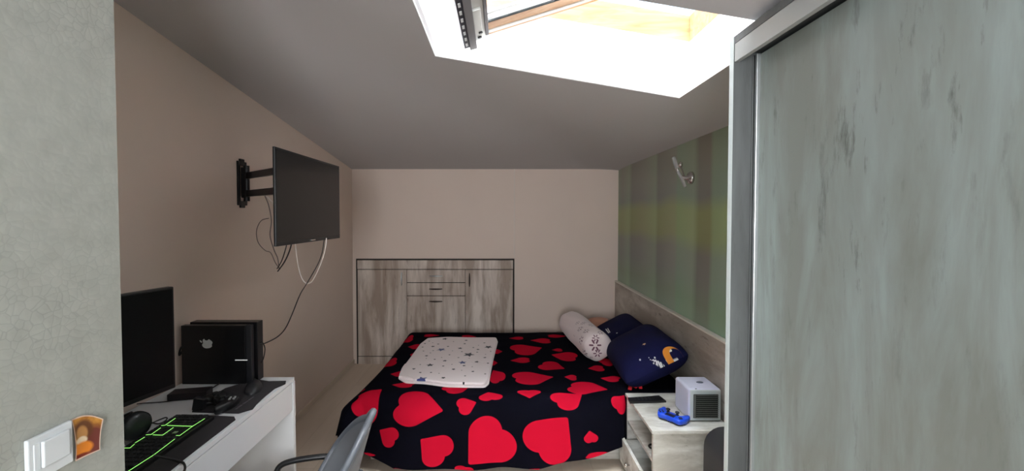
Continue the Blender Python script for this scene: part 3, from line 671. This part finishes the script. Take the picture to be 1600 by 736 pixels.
# ------------------------------------------------------------------ wardrobe
wd = thing('wardrobe', 'tall weathered grey wooden sliding door wardrobe at the right', 'wardrobe', (.98, .3, 0))
wx, wy, wt = .715, 1.245, 2.098
def hexa(x0, x1, y0, y1, za0, za1, zb0, zb1):
    return M().add([(x0, y0, za0), (x1, y0, zb0), (x1, y1, zb0), (x0, y1, za0), (x0, y0, za1), (x1, y0, zb1), (x1, y1, zb1), (x0, y1, za1)], [(3, 2, 1, 0), (4, 5, 6, 7), (0, 1, 5, 4), (1, 2, 6, 5), (2, 3, 7, 6), (3, 0, 4, 7)])
wr_ = wt - .075
part(wd, 'end_panel', hexa(wx, 1.225, wy - .020, wy, 0, wt, 0, wr_), robe_dark)
part(wd, 'end_panel', hexa(wx, 1.225, -1.0, -.98, 0, wt, 0, wr_), robe_dark)
pe = new_mat('pale_edge_band', g(196, 204, 202), .45)
part(wd, 'edge_band', M().box(wx - .0015, wx, wy - .020, wy, .0, wt, 0), pe, 'pale front edging')
part(wd, 'top_panel', hexa(wx, 1.225, -.98, wy - .020, wt - .022, wt, wr_ - .022, wr_), robe_dark)
part(wd, 'fascia', M().box(wx + .001, wx + .016, -.98, wy - .0215, wt - .078, wt - .0225, .001), new_mat('track_cover_grey', g(168, 170, 168), .5, .3), 'brushed aluminium track cover')
part(wd, 'top_track', M().box(wx + .016, wx + .11, -.98, wy - .0205, wt - .050, wt - .040), new_mat('track_grey', (.12, .13, .13), .45, .6))
part(wd, 'bottom_panel', M().box(wx + .005, 1.225, -.98, wy - .021, .0, .07, .001), robe_wood)
dx = wx + .062
def sdoor(y0, y1, x, wt=wt - .012):
    d = part(wd, 'sliding_door', M().box(x + .004, x + .020, y0 + .022, y1 - .022, .075, wt - .050, .0008), robe_wood)
    for a, b in ((y0, y0 + .022), (y1 - .022, y1)):
        m = M(); m.box(x - .006, x + .026, a, b, .072, wt - .048, .002); part(wd, 'door_profile', m, alu, parent=d)
        m = M(); m.box(x - .0075, x - .0055, (a + b) / 2 - .002, (a + b) / 2 + .001, .074, wt - .05); part(wd, 'profile_groove', m, metal_black, parent=d)
sdoor(.12, wy - .022, dx); sdoor(-.97, .16, dx + .036)

# ------------------------------------------------------------------ wall lamp
wl = thing('wall_lamp', 'small chrome wall lamp with tilted glass rod on striped wallpaper', 'wall lamp', (XR, 2.55, 1.80))
YR = Matrix.Translation((XR - .001, 2.56, 1.797)) @ Matrix.Rotation(-math.pi / 2, 4, 'Y')
part(wl, 'wall_plate', M().lathe([(.040, 0), (.040, .012), (.034, .020), (.012, .024), (.012, .05), (.006, .052)], 28, YR), chrome)
part(wl, 'arm', M().tube(smoothpath([(XR - .045, 2.56, 1.797), (XR - .075, 2.575, 1.82), (XR - .085, 2.58, 1.86)], 5), .008, 10), chrome)
gl = new_mat('frosted_glass', (.85, .85, .85), .25); gl.node_tree.nodes['Principled BSDF'].inputs['Transmission Weight'].default_value = .7
part(wl, 'glass_shade', M().tube([(XR - .06, 2.52, 1.735), (XR - .066, 2.535, 1.77), (XR - .08, 2.58, 1.84), (XR - .09, 2.60, 1.90), (XR - .094, 2.615, 1.935)], [.009, .011, .010, .014, .012], 14), gl)
part(wl, 'bulb_tip', M().lathe([(.010, 0), (.014, .012), (.010, .03), (.003, .036)], 14, Matrix.Translation((XR - .045, 2.62, 1.875))), chrome)
part(wl, 'stem', M().cyl((XR - .045, 2.56, 1.80), (XR - .045, 2.62, 1.88), .005, n=8), chrome)

# ------------------------------------------------------------------ television on swivel mount
tx = -.972; ty0, ty1, tz0, tz1 = 1.72, 2.41, 1.418, 1.852
tv = thing('television', 'black flat television on a swivel arm above the desk', 'television', (tx - .02, (ty0 + ty1) / 2, tz0))
TVR = Matrix.Translation((tx, 0, 0))
part(tv, 'casing', M().box(tx - .010, tx, ty0, ty1, tz0, tz1, .0015, 2), black_pl)
part(tv, 'screen', M().box(tx, tx + .0012, ty0 + .010, ty1 - .010, tz0 + .018, tz1 - .010), new_mat('screen_black', (.013, .012, .012), .22, spec=.35))
part(tv, 'rear_bulge', M().box(tx - .050, tx - .0102, ty0 + .12, ty1 - .12, tz0 + .02, tz1 - .14, .012, 2), black_pl)
part(tv, 'emblem', M().box(tx + .0005, tx + .002, (ty0 + ty1) / 2 - .02, (ty0 + ty1) / 2 + .02, tz0 + .006, tz0 + .012), chrome)
mt = thing('wall_mount', 'black double arm television bracket screwed to the left wall', 'bracket', (XL, 2.36, 1.74))
m = M(); m.box(XL + .001, XL + .012, 2.325, 2.345, 1.615, 1.875, .002); m.box(XL + .001, XL + .012, 2.385, 2.405, 1.615, 1.875, .002); m.box(XL + .001, XL + .012, 2.345, 2.385, 1.60, 1.64, .002).box(XL + .001, XL + .012, 2.345, 2.385, 1.85, 1.89, .002)
part(mt, 'wall_plate', m, metal_black)
part(mt, 'pivot', M().cyl((XL + .035, 2.365, 1.64), (XL + .035, 2.365, 1.85), .016, n=16).box(XL + .010, XL + .035, 2.35, 2.38, 1.66, 1.84, .002), metal_black)
def arm(p0, p1, w, h):
    p0, p1 = Vector(p0), Vector(p1); d = p1 - p0; m = M(); R = d.to_track_quat('X', 'Z').to_matrix().to_4x4()
    return m.box(0, d.length, -w / 2, w / 2, -h / 2, h / 2, .003, mat=Matrix.Translation(p0) @ R)
for z in (1.79, 1.685): part(mt, 'arm', arm((XL + .035, 2.365, z), (-1.12, 2.06, z), .018, .038), metal_black)
part(mt, 'elbow', M().cyl((-1.12, 2.06, 1.655), (-1.12, 2.06, 1.82), .014, n=16), metal_black)
part(mt, 'head_plate', M().box(tx - .085, tx - .0505, 2.0, 2.12, 1.50, 1.70, .003).box(-1.125, tx - .08, 2.045, 2.075, 1.60, 1.72, .002), metal_black)

# television cables
white_c = new_mat('white_cable', g(214, 202, 196), .5); dark_c = new_mat('dark_cable', (.02, .017, .016), .5); grey_c = new_mat('grey_cable', g(120, 106, 100), .5)
def cpx(px, py, y):
    c, s = math.cos(PITCH), math.sin(PITCH); a = (px - 781) / F; b = (353.7 - py) / F; d = np.array([a, c + b * s, -s + b * c]); return tuple(d * (y / d[1]) + np.array([0, 0, EYE]))
def cable(name, pts, r, mat, label, n=8):
    P = smoothpath(pts, n); return single(name, M().tube(P, r, 8), mat, label, 'cable', tuple(P[0]))
cable('cable', [cpx(507, 372, 2.20), cpx(506, 378, 2.20), cpx(503, 396, 2.20), cpx(496, 414, 2.22), cpx(480, 442, 2.22), cpx(469, 460, 2.18), cpx(456, 492, 2.10), cpx(446, 513, 2.03), cpx(434, 526, 1.98), cpx(415, 536, 1.94), cpx(404, 538, 1.925)], .0028, dark_c, 'long dark cable hanging from the television down to the black console')
cable('cable', [cpx(461, 372, 2.2), cpx(463, 395, 2.2), cpx(467, 420, 2.24), cpx(475, 440, 2.26), cpx(487, 440, 2.26), cpx(500, 415, 2.22), cpx(508, 390, 2.2), cpx(510, 372, 2.2)], .0032, white_c, 'white cable looping below the television screen')
cable('cable', [cpx(457, 375, 2.1), cpx(452, 393, 2.12), cpx(444, 410, 2.16), cpx(434, 424, 2.2)], .0035, dark_c, 'thick dark cable slanting down below the television corner')
cable('cable', [cpx(450, 372, 2.0), cpx(446, 390, 2.12), cpx(440, 408, 2.16), cpx(433, 420, 2.2)], .003, dark_c, 'shorter dark cable behind the television bottom left corner')
cable('cable', [cpx(414, 306, 2.2), cpx(420, 322, 2.22), cpx(424, 345, 2.24), cpx(422, 368, 2.24), cpx(428, 390, 2.24), cpx(434, 404, 2.22), cpx(436, 420, 2.2)], .003, grey_c, 'grey cable hanging straight from the television bracket arm')
cable('cable', [cpx(420, 341, 2.24), cpx(408, 345, 2.24), cpx(401, 360, 2.26), cpx(403, 378, 2.26), cpx(414, 391, 2.24), cpx(423, 395, 2.24), cpx(430, 410, 2.22), cpx(437, 420, 2.2)], .0022, grey_c, 'thin brownish cable loop left of the television')
cable('cable', [cpx(416, 306, 2.2), cpx(424, 314, 2.2), cpx(431, 322, 2.16), cpx(436, 324, 2.1)], .0032, white_c, 'short pale cable running from bracket arm behind the television')
# ------------------------------------------------------------------ desk
dk = thing('desk', 'white laminate computer desk against the left wall', 'desk', (-1.28, 1.42, 0))
DX0, DX1, DY0, DY1, DZ = XL + .014, -1.022, .885, 1.955, .75
part(dk, 'desktop', M().box(DX0, DX1, DY0, DY1 - .0, DZ - .018, DZ, .0012), white_lam)
part(dk, 'end_panel', M().box(DX0, DX1 + .003, DY1 - .018, DY1, .0, DZ - .018, .001), white_lam)
part(dk, 'end_panel', M().box(DX0, DX1 - .003, DY0, DY0 + .018, .0, DZ - .018, .001), white_lam)
part(dk, 'drawer_front', M().box(DX1 - .018, DX1 - .001, DY0 + .02, DY1 - .020, DZ - .158, DZ - .022, .0015), white_lam)
part(dk, 'drawer_box', M().box(DX0 + .03, DX1 - .019, DY0 + .02, DY1 - .022, DZ - .15, DZ - .145).box(DX0 + .03, DX0 + .04, DY0 + .02, DY1 - .022, DZ - .145, DZ - .03), white_lam)
part(dk, 'back_rail', M().box(DX0 + .002, DX0 + .018, DY0 + .019, DY1 - .019, .35, .60), white_lam)

# ------------------------------------------------------------------ monitor
mo = thing('monitor', 'black flat computer monitor standing on the desk beside the near wall', 'monitor', (-1.36, 1.24, DZ), 0)
rgt = Vector(cpx(275, 605.5, 1.56)); dv = Vector((-.28, -.96, 0)).normalized(); nv = Vector((.96, -.28, 0)).normalized()
MM = Matrix((( dv.x, nv.x, 0, rgt.x), (dv.y, nv.y, 0, rgt.y), (0, 0, 1, rgt.z), (0, 0, 0, 1)))   # local x along the screen, y out of it, z up
Wm, Hm = .64, .403
part(mo, 'casing', M().box(0, Wm, -.03, 0, 0, Hm, .004, mat=MM), black_pl)
part(mo, 'screen', M().box(.008, Wm - .008, 0, .001, .018, Hm - .008, mat=MM), black_gloss)
part(mo, 'stand_neck', M().box(Wm / 2 - .06, Wm / 2 + .0, -.065, -.03, DZ - rgt.z + .012, .2, .006, mat=MM), black_pl)
part(mo, 'stand_base', M().prism([(Wm / 2 - .03 + .12 * math.cos(a), -.04 + .075 * math.sin(a)) for a in np.linspace(0, 2 * math.pi, 33)[:-1]], DZ - rgt.z + .001, DZ - rgt.z + .013, .003, mat=MM), black_pl)

# ------------------------------------------------------------------ game console with logo
gc = thing('game_console', 'black game console standing on its side with white apple emblem on the desk', 'game console', (-1.33, 1.91, DZ))
gx0, gx1 = cpx(283.5, 555, 1.868)[0], cpx(383, 555, 1.868)[0]; gA, gB, gC, gD = cpx(392, 555, 1.87)[0], cpx(396, 555, 1.9)[0], cpx(403, 555, 1.906)[0], cpx(297, 510, 1.906)[0]; gz0, gz1 = DZ + .001, cpx(300, 509, 1.868)[2] + .010
gloss = new_mat('console_black', (.006, .006, .007), .3); dk2 = new_mat('console_grey', (.018, .018, .021), .45)
part(gc, 'front_slab', M().box(gx0, gx1, 1.868, 1.896, gz0, gz1 - .010, .002), gloss)
part(gc, 'middle_slab', M().box(gx0 + .02, gB, 1.896, 1.905, gz0 + .002, gz1 - .012, .001), dk2)
part(gc, 'rear_slab', M().box(gD, gC, 1.905, 1.950, gz0 - .0, cpx(400, 503.5, 1.905)[2], .002), gloss, 'larger rear slab')
part(gc, 'side_strip', M().box(gx1 + .0005, gA, 1.874, 1.8955, gz0, gz1 - .010, .0015), dk2)
ap = [(0, .70), (.12, .76), (.28, .80), (.42, .77), (.52, .68), (.42, .60), (.36, .47), (.37, .32), (.45, .19), (.56, .11), (.50, -.06), (.40, -.24), (.28, -.37), (.15, -.39), (0, -.34),
      (-.15, -.39), (-.28, -.38), (-.42, -.24), (-.53, .02), (-.58, .28), (-.54, .52), (-.42, .70), (-.26, .79), (-.12, .76)]
lf = [(.0, .86), (.02, .98), (.10, 1.10), (.24, 1.18), (.24, 1.04), (.15, .92)]
cA = Vector(cpx(324, 537, 1.8675)); sA = .039
MA = Matrix.Translation((cA.x, 1.8677, cA.z)) @ Matrix.Rotation(math.pi / 2, 4, 'X') @ Matrix.Rotation(math.radians(80), 4, 'Z')
lg = M(); lg.prism([(x * sA, (y - .2) * sA) for x, y in [(p.x, p.y) for p in smoothpath([Vector((a, b, 0)) for a, b in ap] + [Vector((0, .70, 0))], 3)][:-1]], 0, .0012, mat=MA)
lg.prism([(x * sA, (y - .2) * sA) for x, y in lf], 0, .0012, mat=MA)
part(gc, 'emblem', lg, new_mat('emblem_grey', g(226, 230, 230), .4), 'pale grey apple emblem')
part(gc, 'light_bar', M().box(*sorted((cpx(367, 563, 1.866)[0], cpx(386, 563, 1.866)[0])), 1.8665, 1.869, cpx(370, 563.6, 1.866)[2], cpx(370, 562.2, 1.866)[2], .0005), new_mat('light_bar_white', (.8, .8, .8), .3, emit=(1, 1, 1), es=.25), 'thin white light bar')
cable('cable', [(gC, 1.925, cpx(403, 536, 1.92)[2]), cpx(410, 535, 1.92), cpx(414, 545, 1.93), cpx(411, 562, 1.93), cpx(404, 570, 1.93)], .0025, dark_c, 'short black cable looping at the console right side')
cable('cable', [(gx0 - .003, 1.90, cpx(285, 540, 1.88)[2]), (gx0 - .02, 1.89, cpx(285, 545, 1.88)[2]), (gx0 - .02, 1.88, cpx(285, 555, 1.88)[2]), (gx0 - .004, 1.88, cpx(285, 548, 1.88)[2])], .004, dark_c, 'stubby black plug lead between monitor and console')
# ------------------------------------------------------------------ desk mats, keyboard, mouse, controller ...
def rounded(pts, n=3): return pts
pp = poly_px([(203, 736 + 60), (266, 736), (290, 716), (326, 688), (368, 656), (366, 651.5), (320, 649), (284, 648), (262, 661), (225, 690), (170, 735), (120, 790)], DZ + .002)
mat_m = fabric('mouse_mat_cloth', (.016, .012, .015), .8, .1, 500, .1)[0]
single('desk_mat', M().prism(pp, DZ + .0008, DZ + .004, .0006), mat_m, 'black cloth desk mat under the glowing keyboard', 'mat', (*np.mean(pp, 0), DZ))
pp = poly_px([(300, 644), (336, 645), (373, 646), (395, 639.5), (401, 632), (415, 619), (430, 607), (446, 600), (447, 595.5), (420, 596), (404, 593.5), (372, 601), (352, 607), (330, 620), (303, 634)], DZ + .002)
mm = thing('mouse_mat', 'black shaped mouse mat with worn pale lettering under the mouse', 'mat', (*np.mean(pp, 0), DZ))
part(mm, 'cloth', M().prism(pp, DZ + .0008, DZ + .004, .0006), mat_m)
lt = M(); A0, A1 = topx(369, 639, DZ + .004), topx(397, 619.5, DZ + .004); r = np.random.RandomState(4)
for i in range(15):
    t = (i + .3) / 15.5; c = A0 + (A1 - A0) * t; d_ = (A1 - A0); d_ /= np.linalg.norm(d_); w = .004 + .002 * r.rand(); hh = .007 if i < 8 else .005
    if i in (5, 10): continue
    c0_, nrm2 = c, np.array([-d_[1], d_[0], 0])
    for k in range(2):
        p = c0_ + nrm2 * (k * hh - hh / 2) * .8; lt.box(-w, w, -.0008, .0008, 0, .0006, mat=Matrix.Translation((p[0], p[1], DZ + .0039)) @ Matrix.Rotation(math.atan2(d_[1], d_[0]), 4, 'Z'))
    p = c0_; lt.box(-.0008, .0008, -hh / 2, hh / 2, 0, .0006, mat=Matrix.Translation((p[0] + d_[0] * w * (r.rand() - .5), p[1], DZ + .0039)) @ Matrix.Rotation(math.atan2(d_[1], d_[0]), 4, 'Z'))
part(mm, 'lettering', lt, new_mat('pale_print', g(120, 112, 118), .7), 'illegible pale print', kind='stuff')

kb = thing('keyboard', 'black gaming keyboard with green backlit lines on the desk mat', 'keyboard', (-1.19, 1.32, DZ + .004))
kx0, kx1, ky0, ky1 = -1.268, -1.118, 1.07, 1.535; kz = DZ + .004
part(kb, 'case', M().box(kx0, kx1, ky0, ky1, kz, kz + .018, .004), black_pl)
ks = M()
for i in range(6):
    for j in range(21):
        if j in (5,) : continue
        ks.box(kx0 + .010 + i * .0215, kx0 + .0285 + i * .0215, ky0 + .008 + j * .0214, ky0 + .0265 + j * .0214, kz + .017, kz + .026, .0015, 1)
part(kb, 'keys', ks, black_matte, kind='stuff')
gg = new_mat('green_glow', (.1, .6, .1), .4, emit=(.38, 1, .20), es=.9)
gl_ = M(); zt = kz + .0275
def line(P):
    P = [topx(*p, zt)[:] for p in P]; gl_.tube([tuple(p) for p in P], .0008, 6)
line([(190, 743), (240, 711), (273, 686)]); line([(275, 680.5), (281, 680.5), (301, 666), (320, 654)]); line([(261, 664.7), (280, 665.5), (301, 666)])
line([(239, 679.5), (254, 680), (271, 668)]); line([(191, 700), (203, 700), (210, 694)]); line([(211, 692), (226, 683)]); line([(228, 679.5), (236, 679), (251, 668.5)]); line([(252, 665), (258, 664.5), (274, 653.5)])
part(kb, 'light_lines', gl_, gg, 'glowing green lines')
part(kb, 'emblem', M().box(*[v for p in [0] for v in (topx(270, 676, zt)[0], topx(276, 676, zt)[0], topx(270, 677, zt)[1], topx(270, 674, zt)[1])], zt - .001, zt + .0005), new_mat('pale_green', g(170, 200, 150), .5))
ms = thing('computer_mouse', 'black computer mouse resting on the mouse mat beside the console', 'mouse', (*topx(396, 606, DZ + .01)[:2], DZ + .004), math.radians(-65))
U_, V_ = np.meshgrid(np.linspace(0, 2 * math.pi, 33)[:-1], np.linspace(0, math.pi / 2, 10), indexing='ij'); 
G2 = np.stack([.068 * np.cos(U_) * np.cos(V_), .036 * np.sin(U_) * np.cos(V_) * (1 + .08 * np.cos(U_)), .036 * np.sin(V_) * (1 - .15 * np.cos(U_) * np.cos(V_))], -1).transpose(1, 0, 2)
part(ms, 'shell', M().grid(G2[::-1], wrap=True).prism([(.068 * math.cos(a), .036 * math.sin(a)) for a in np.linspace(0, 2 * math.pi, 33)[:-1]], 0, .002), dk2, world=False)
part(ms, 'scroll_wheel', M().cyl((-.035, -.004, .029), (-.035, .004, .029), .009, n=14), black_matte, world=False)
cc_ = topx(345, 628, DZ + .02)
ct = controller('game_controller', 'black game controller lying on the mouse mat behind the keyboard', new_mat('controller_black', (.012, .012, .013), .4), dk2, (cc_[0], cc_[1], DZ + .0045), math.radians(-28), 1.0, 0, new_mat('button_pale', g(150, 150, 150), .4))
# small dark box and cables between
bx = topx(292, 617, DZ + .02); ob = M(); ob.box(-.075, .075, -.030, .030, 0, .030, .002, mat=Matrix.Translation((bx[0], bx[1] + .02, DZ + .001)) @ Matrix.Rotation(math.radians(12), 4, 'Z'))
single('dark_box', ob, new_mat('box_dark', (.02, .014, .016), .5), 'small flat dark box lying in front of the console', 'box', (bx[0], bx[1] + .02, DZ))
# upright case leaning between controller and box
vb = topx(300, 640, DZ + .02); m = M(); m.box(-.022, .022, -.012, .012, 0, .052, .004, mat=Matrix.Translation((vb[0], vb[1] + .035, DZ + .001)) @ Matrix.Rotation(math.radians(10), 4, 'Y'))
part_ = single('controller_charger', m, dk2, 'small black upright block between the dark box and the controller', 'charger', (vb[0], vb[1] + .035, DZ))
def dpx(px, py, z=.004): return tuple(topx(px, py, DZ + z))
cable('cable', [dpx(150, 648), dpx(190, 638), dpx(215, 631), dpx(255, 628), dpx(290, 623), dpx(297, 622)], .0022, dark_c, 'thin black cable crossing the white desktop to the block')
cable('cable', [dpx(312, 613), dpx(322, 608.5), dpx(330, 607), dpx(340, 601), dpx(346, 597.5)], .003, dark_c, 'black cable running from the dark box to the console')
cable('cable', [dpx(225, 672, .02), dpx(236, 662), dpx(258, 652.5), dpx(260, 656), dpx(248, 662), dpx(233, 660), dpx(224, 664, .01)], .0022, dark_c, 'thin black headphone cable curled beside the keyboard')
cable('cable', [dpx(240, 712, .034), dpx(262, 716, .02), dpx(278, 720, .008), dpx(287, 724, .006), dpx(289, 733, .006), dpx(283, 745, .006)], .0035, dark_c, 'black keyboard cable curling over the desk edge of the mat')
# headphones
hp = thing('headphones', 'black headphones lying on the desk behind the keyboard', 'headphones', (-1.32, 1.36, DZ))
hc = np.array([-1.305, 1.40, DZ + .052])
Yr = Matrix.Translation(hc) @ Matrix.Rotation(math.radians(90), 4, 'Y') @ Matrix.Rotation(math.radians(20), 4, 'X')
gp = new_mat('headphone_grey', (.03, .034, .036), .25)
part(hp, 'ear_cup', M().lathe([(.02, -.022), (.042, -.020), (.048, -.006), (.048, .010), (.042, .020), (.02, .024)], 28, Yr), gp)
Yr2 = Matrix.Translation(hc + np.array([-.03, -.13, 0])) @ Matrix.Rotation(math.radians(90), 4, 'Y')
part(hp, 'ear_cup', M().lathe([(.02, -.022), (.042, -.020), (.048, -.006), (.048, .010), (.042, .020), (.02, .024)], 28, Yr2), gp)
part(hp, 'headband', M().tube([tuple(hc + np.array([.02 - .07 * math.sin(a) - .03, -.065 + .065 * math.cos(a), .045 - .03 * math.sin(a)])) for a in np.linspace(0, math.pi, 17)], .007, 8), black_pl)
pk = poly_px([(222, 650), (237, 651), (234, 655), (224, 657)], DZ + .003)
single('paper_slip', M().prism(pk, DZ + .0005, DZ + .0015), new_mat('pink_paper', g(120, 84, 86), .8), 'small dull pink slip of paper beside the headphones', 'paper', (*np.mean(pk, 0), DZ))

# ------------------------------------------------------------------ light switch and sticker on the near wall
def xpl(px, py, x):
    c, s_ = math.cos(PITCH), math.sin(PITCH); a = (px - 781) / F; b = (353.7 - py) / F; d = np.array([a, c + b * s_, -s_ + b * c]); return d * (x / d[0]) + np.array([0, 0, EYE])
X0 = -.8395; sw = thing('light_switch', 'white light switch plate on the near textured wall', 'light switch', (-.84, .70, 1.12)); wp = new_mat('switch_white', g(214, 218, 220), .35)
sy0, sz1 = xpl(43, 690, X0 + .008)[1:]; sy1, sz1b = xpl(113.5, 656, X0 + .008)[1:]; sz0 = xpl(118, 719, X0 + .008)[2]; sz1 = (sz1 + sz1b) / 2
ry0, rz1 = xpl(70, 697, X0 + .016)[1:]; rz0 = xpl(102, 715, X0 + .016)[2]
part(sw, 'plate', M().box(X0, X0 + .008, sy0, sy1, sz0, sz1, .002), wp)
part(sw, 'rocker', M().box(X0 + .007, X0 + .014, ry0, sy1 - .010, rz0, sz1 - .012, .002), wp)
part(sw, 'rocker', M().box(X0 + .007, X0 + .0095, sy0 + .008, ry0 - .001, rz0, sz1 - .012, .001), wp)
nu, nv_ = 60, 60; uu = np.linspace(0, 1, nu); vv = np.linspace(0, 1, nv_); UU, VV = np.meshgrid(uu, vv, indexing='ij')
TLc, TRc, BRc, BLc = [xpl(p[0], p[1], -.8365) for p in ((112, 656), (159, 655), (154, 703), (118.5, 721))]
PP = (TLc * (1 - UU[..., None]) + TRc * UU[..., None]) * VV[..., None] + (BLc * (1 - UU[..., None]) + BRc * UU[..., None]) * (1 - VV[..., None])
yc = PP[..., 1] + .006 * (1 - (2 * VV - 1) ** 2) * (.55 - UU) ; zc = PP[..., 2] + .009 * np.sin(math.pi * UU) * VV; xc = -.8370 + .004 * UU ** 2
st = M().grid(np.stack([xc, yc, zc], -1)); st.grid(np.stack([xc - .0006, yc, zc], -1)[::-1])
p1 = np.r_[UU.ravel(), UU[::-1].ravel()]; p2 = np.r_[VV.ravel(), VV[::-1].ravel()]; st.attr['pu'] = p1; st.attr['pv'] = p2
sm_ = new_mat('picture_card', g(190, 130, 50), .4); q = N(sm_); a, b = q.attr('pu'), q.attr('pv')
def disc(cx, cy, rx, ry):
    return q.step(q.math('ADD', q.math('POWER', q.math('DIVIDE', q.math('SUBTRACT', a, cx), rx), 2), q.math('POWER', q.math('DIVIDE', q.math('SUBTRACT', b, cy), ry), 2)), 1, .35)
nz = q.noise(q.coord(), 60, 4)
c = q.ramp(nz, [(.3, g(150, 92, 36)), (.6, g(206, 146, 66))])
c = q.mix(disc(.85, .35, .42, .42), c, g(112, 52, 44)); c = q.mix(disc(.36, .66, .36, .24), c, g(104, 62, 34)); c = q.mix(disc(.28, .58, .22, .18), c, g(186, 134, 78))
c = q.mix(disc(.26, .42, .22, .09), c, g(226, 206, 176)); c = q.mix(disc(.3, .22, .42, .16), c, g(222, 130, 34)); c = q.mix(disc(.1, .02, .6, .1), c, g(126, 42, 20))
edge = q.math('MINIMUM', q.math('MINIMUM', a, q.math('SUBTRACT', 1, a)), q.math('MINIMUM', b, q.math('SUBTRACT', 1, b)))
c = q.mix(q.step(edge, .03, .008), c, g(226, 196, 176)); q.l(c, q.b.inputs['Base Color'])
single('picture_card', st, sm_, 'small curling orange and brown picture card beside the light switch', 'picture', (-.8365, .80, 1.125))

# ------------------------------------------------------------------ desk chair
ch = thing('desk_chair', 'grey mesh desk chair with black armrests between desk and bed', 'chair', (-.745, 1.40, 0), math.radians(13))
cg = fabric('chair_grey', g(92, 94, 98), .7, .1, 500, .2)[0]; cs = fabric('chair_seat', g(82, 84, 88), .9, .2, 600, .3)[0]; cf = new_mat('chair_frame_grey', g(84, 88, 94), .45)
part(ch, 'seat', M().prism(rrect(-.25, .20, -.24, .24, .10), .425, .485, .025, seg=4, smooth=True), cs, world=False)
b_ = np.linspace(0, 1, 24); a_ = np.linspace(-1, 1, 25); Bv, Av = np.meshgrid(b_, a_, indexing='ij')
wdt = .235 * (1 - .86 * np.clip((Bv - .25) / .75, 0, 1) ** 2.4) * (.78 + .22 * np.clip(Bv / .3, 0, 1))
Xc = .195 + .085 * Bv ** 1.2 - .15 * Av ** 2 * (1 - .85 * Bv); Yc = wdt * Av; Zc = .485 + .335 * Bv - .035 * Av ** 2 * Bv
Pc = np.stack([Xc, Yc, Zc], -1)
bk = part(ch, 'backrest', M().grid(Pc), cg, world=False); md = bk.modifiers.new('thick', 'SOLIDIFY'); md.thickness = .014; md.offset = 0
rim = [tuple(Pc[i, 0]) for i in range(24)] + [tuple(Pc[-1, j]) for j in range(1, 25)] + [tuple(Pc[i, -1]) for i in range(22, -1, -1)]
part(ch, 'back_rim', M().tube(rim, .013, 8), cf, 'darker frame around the backrest', world=False)
part(ch, 'back_bracket', M().tube(smoothpath([(.05, 0, .41), (.17, 0, .415), (.215, 0, .47), (.225, 0, .60)], 5), .018, 10), cf, world=False)
for s_y in (-1, 1):
    part(ch, 'armrest', M().tube(smoothpath([(.10, s_y * .235, .43), (.12, s_y * .27, .46), (.12, s_y * .275, .50), (.06, s_y * .275, .517), (-.06, s_y * .275, .517), (-.12, s_y * .275, .50), (-.13, s_y * .26, .46), (-.10, s_y * .235, .43)], 5), .012, 10), black_pl, world=False)
part(ch, 'gas_column', M().cyl((0, 0, .10), (0, 0, .43), .026, n=16).lathe([(.08, .405), (.1, .425)], 20), black_pl, world=False)
for i in range(5):
    a = math.radians(72 * i + 10); ex, ey = .27 * math.cos(a), .27 * math.sin(a)
    lg_ = part(ch, 'base_leg', M().tube([(0, 0, .12), (ex * .5, ey * .5, .105), (ex, ey, .08)], [.024, .02, .014], 10), black_pl, world=False)
    t_ = Vector((-math.sin(a), math.cos(a), 0)) * .02
    part(ch, 'caster', M().cyl(Vector((ex, ey, .028)) - t_, Vector((ex, ey, .028)) + t_, .028, n=16).cyl((ex, ey, .03), (ex, ey, .08), .006, n=8), black_pl, parent=lg_, world=False)
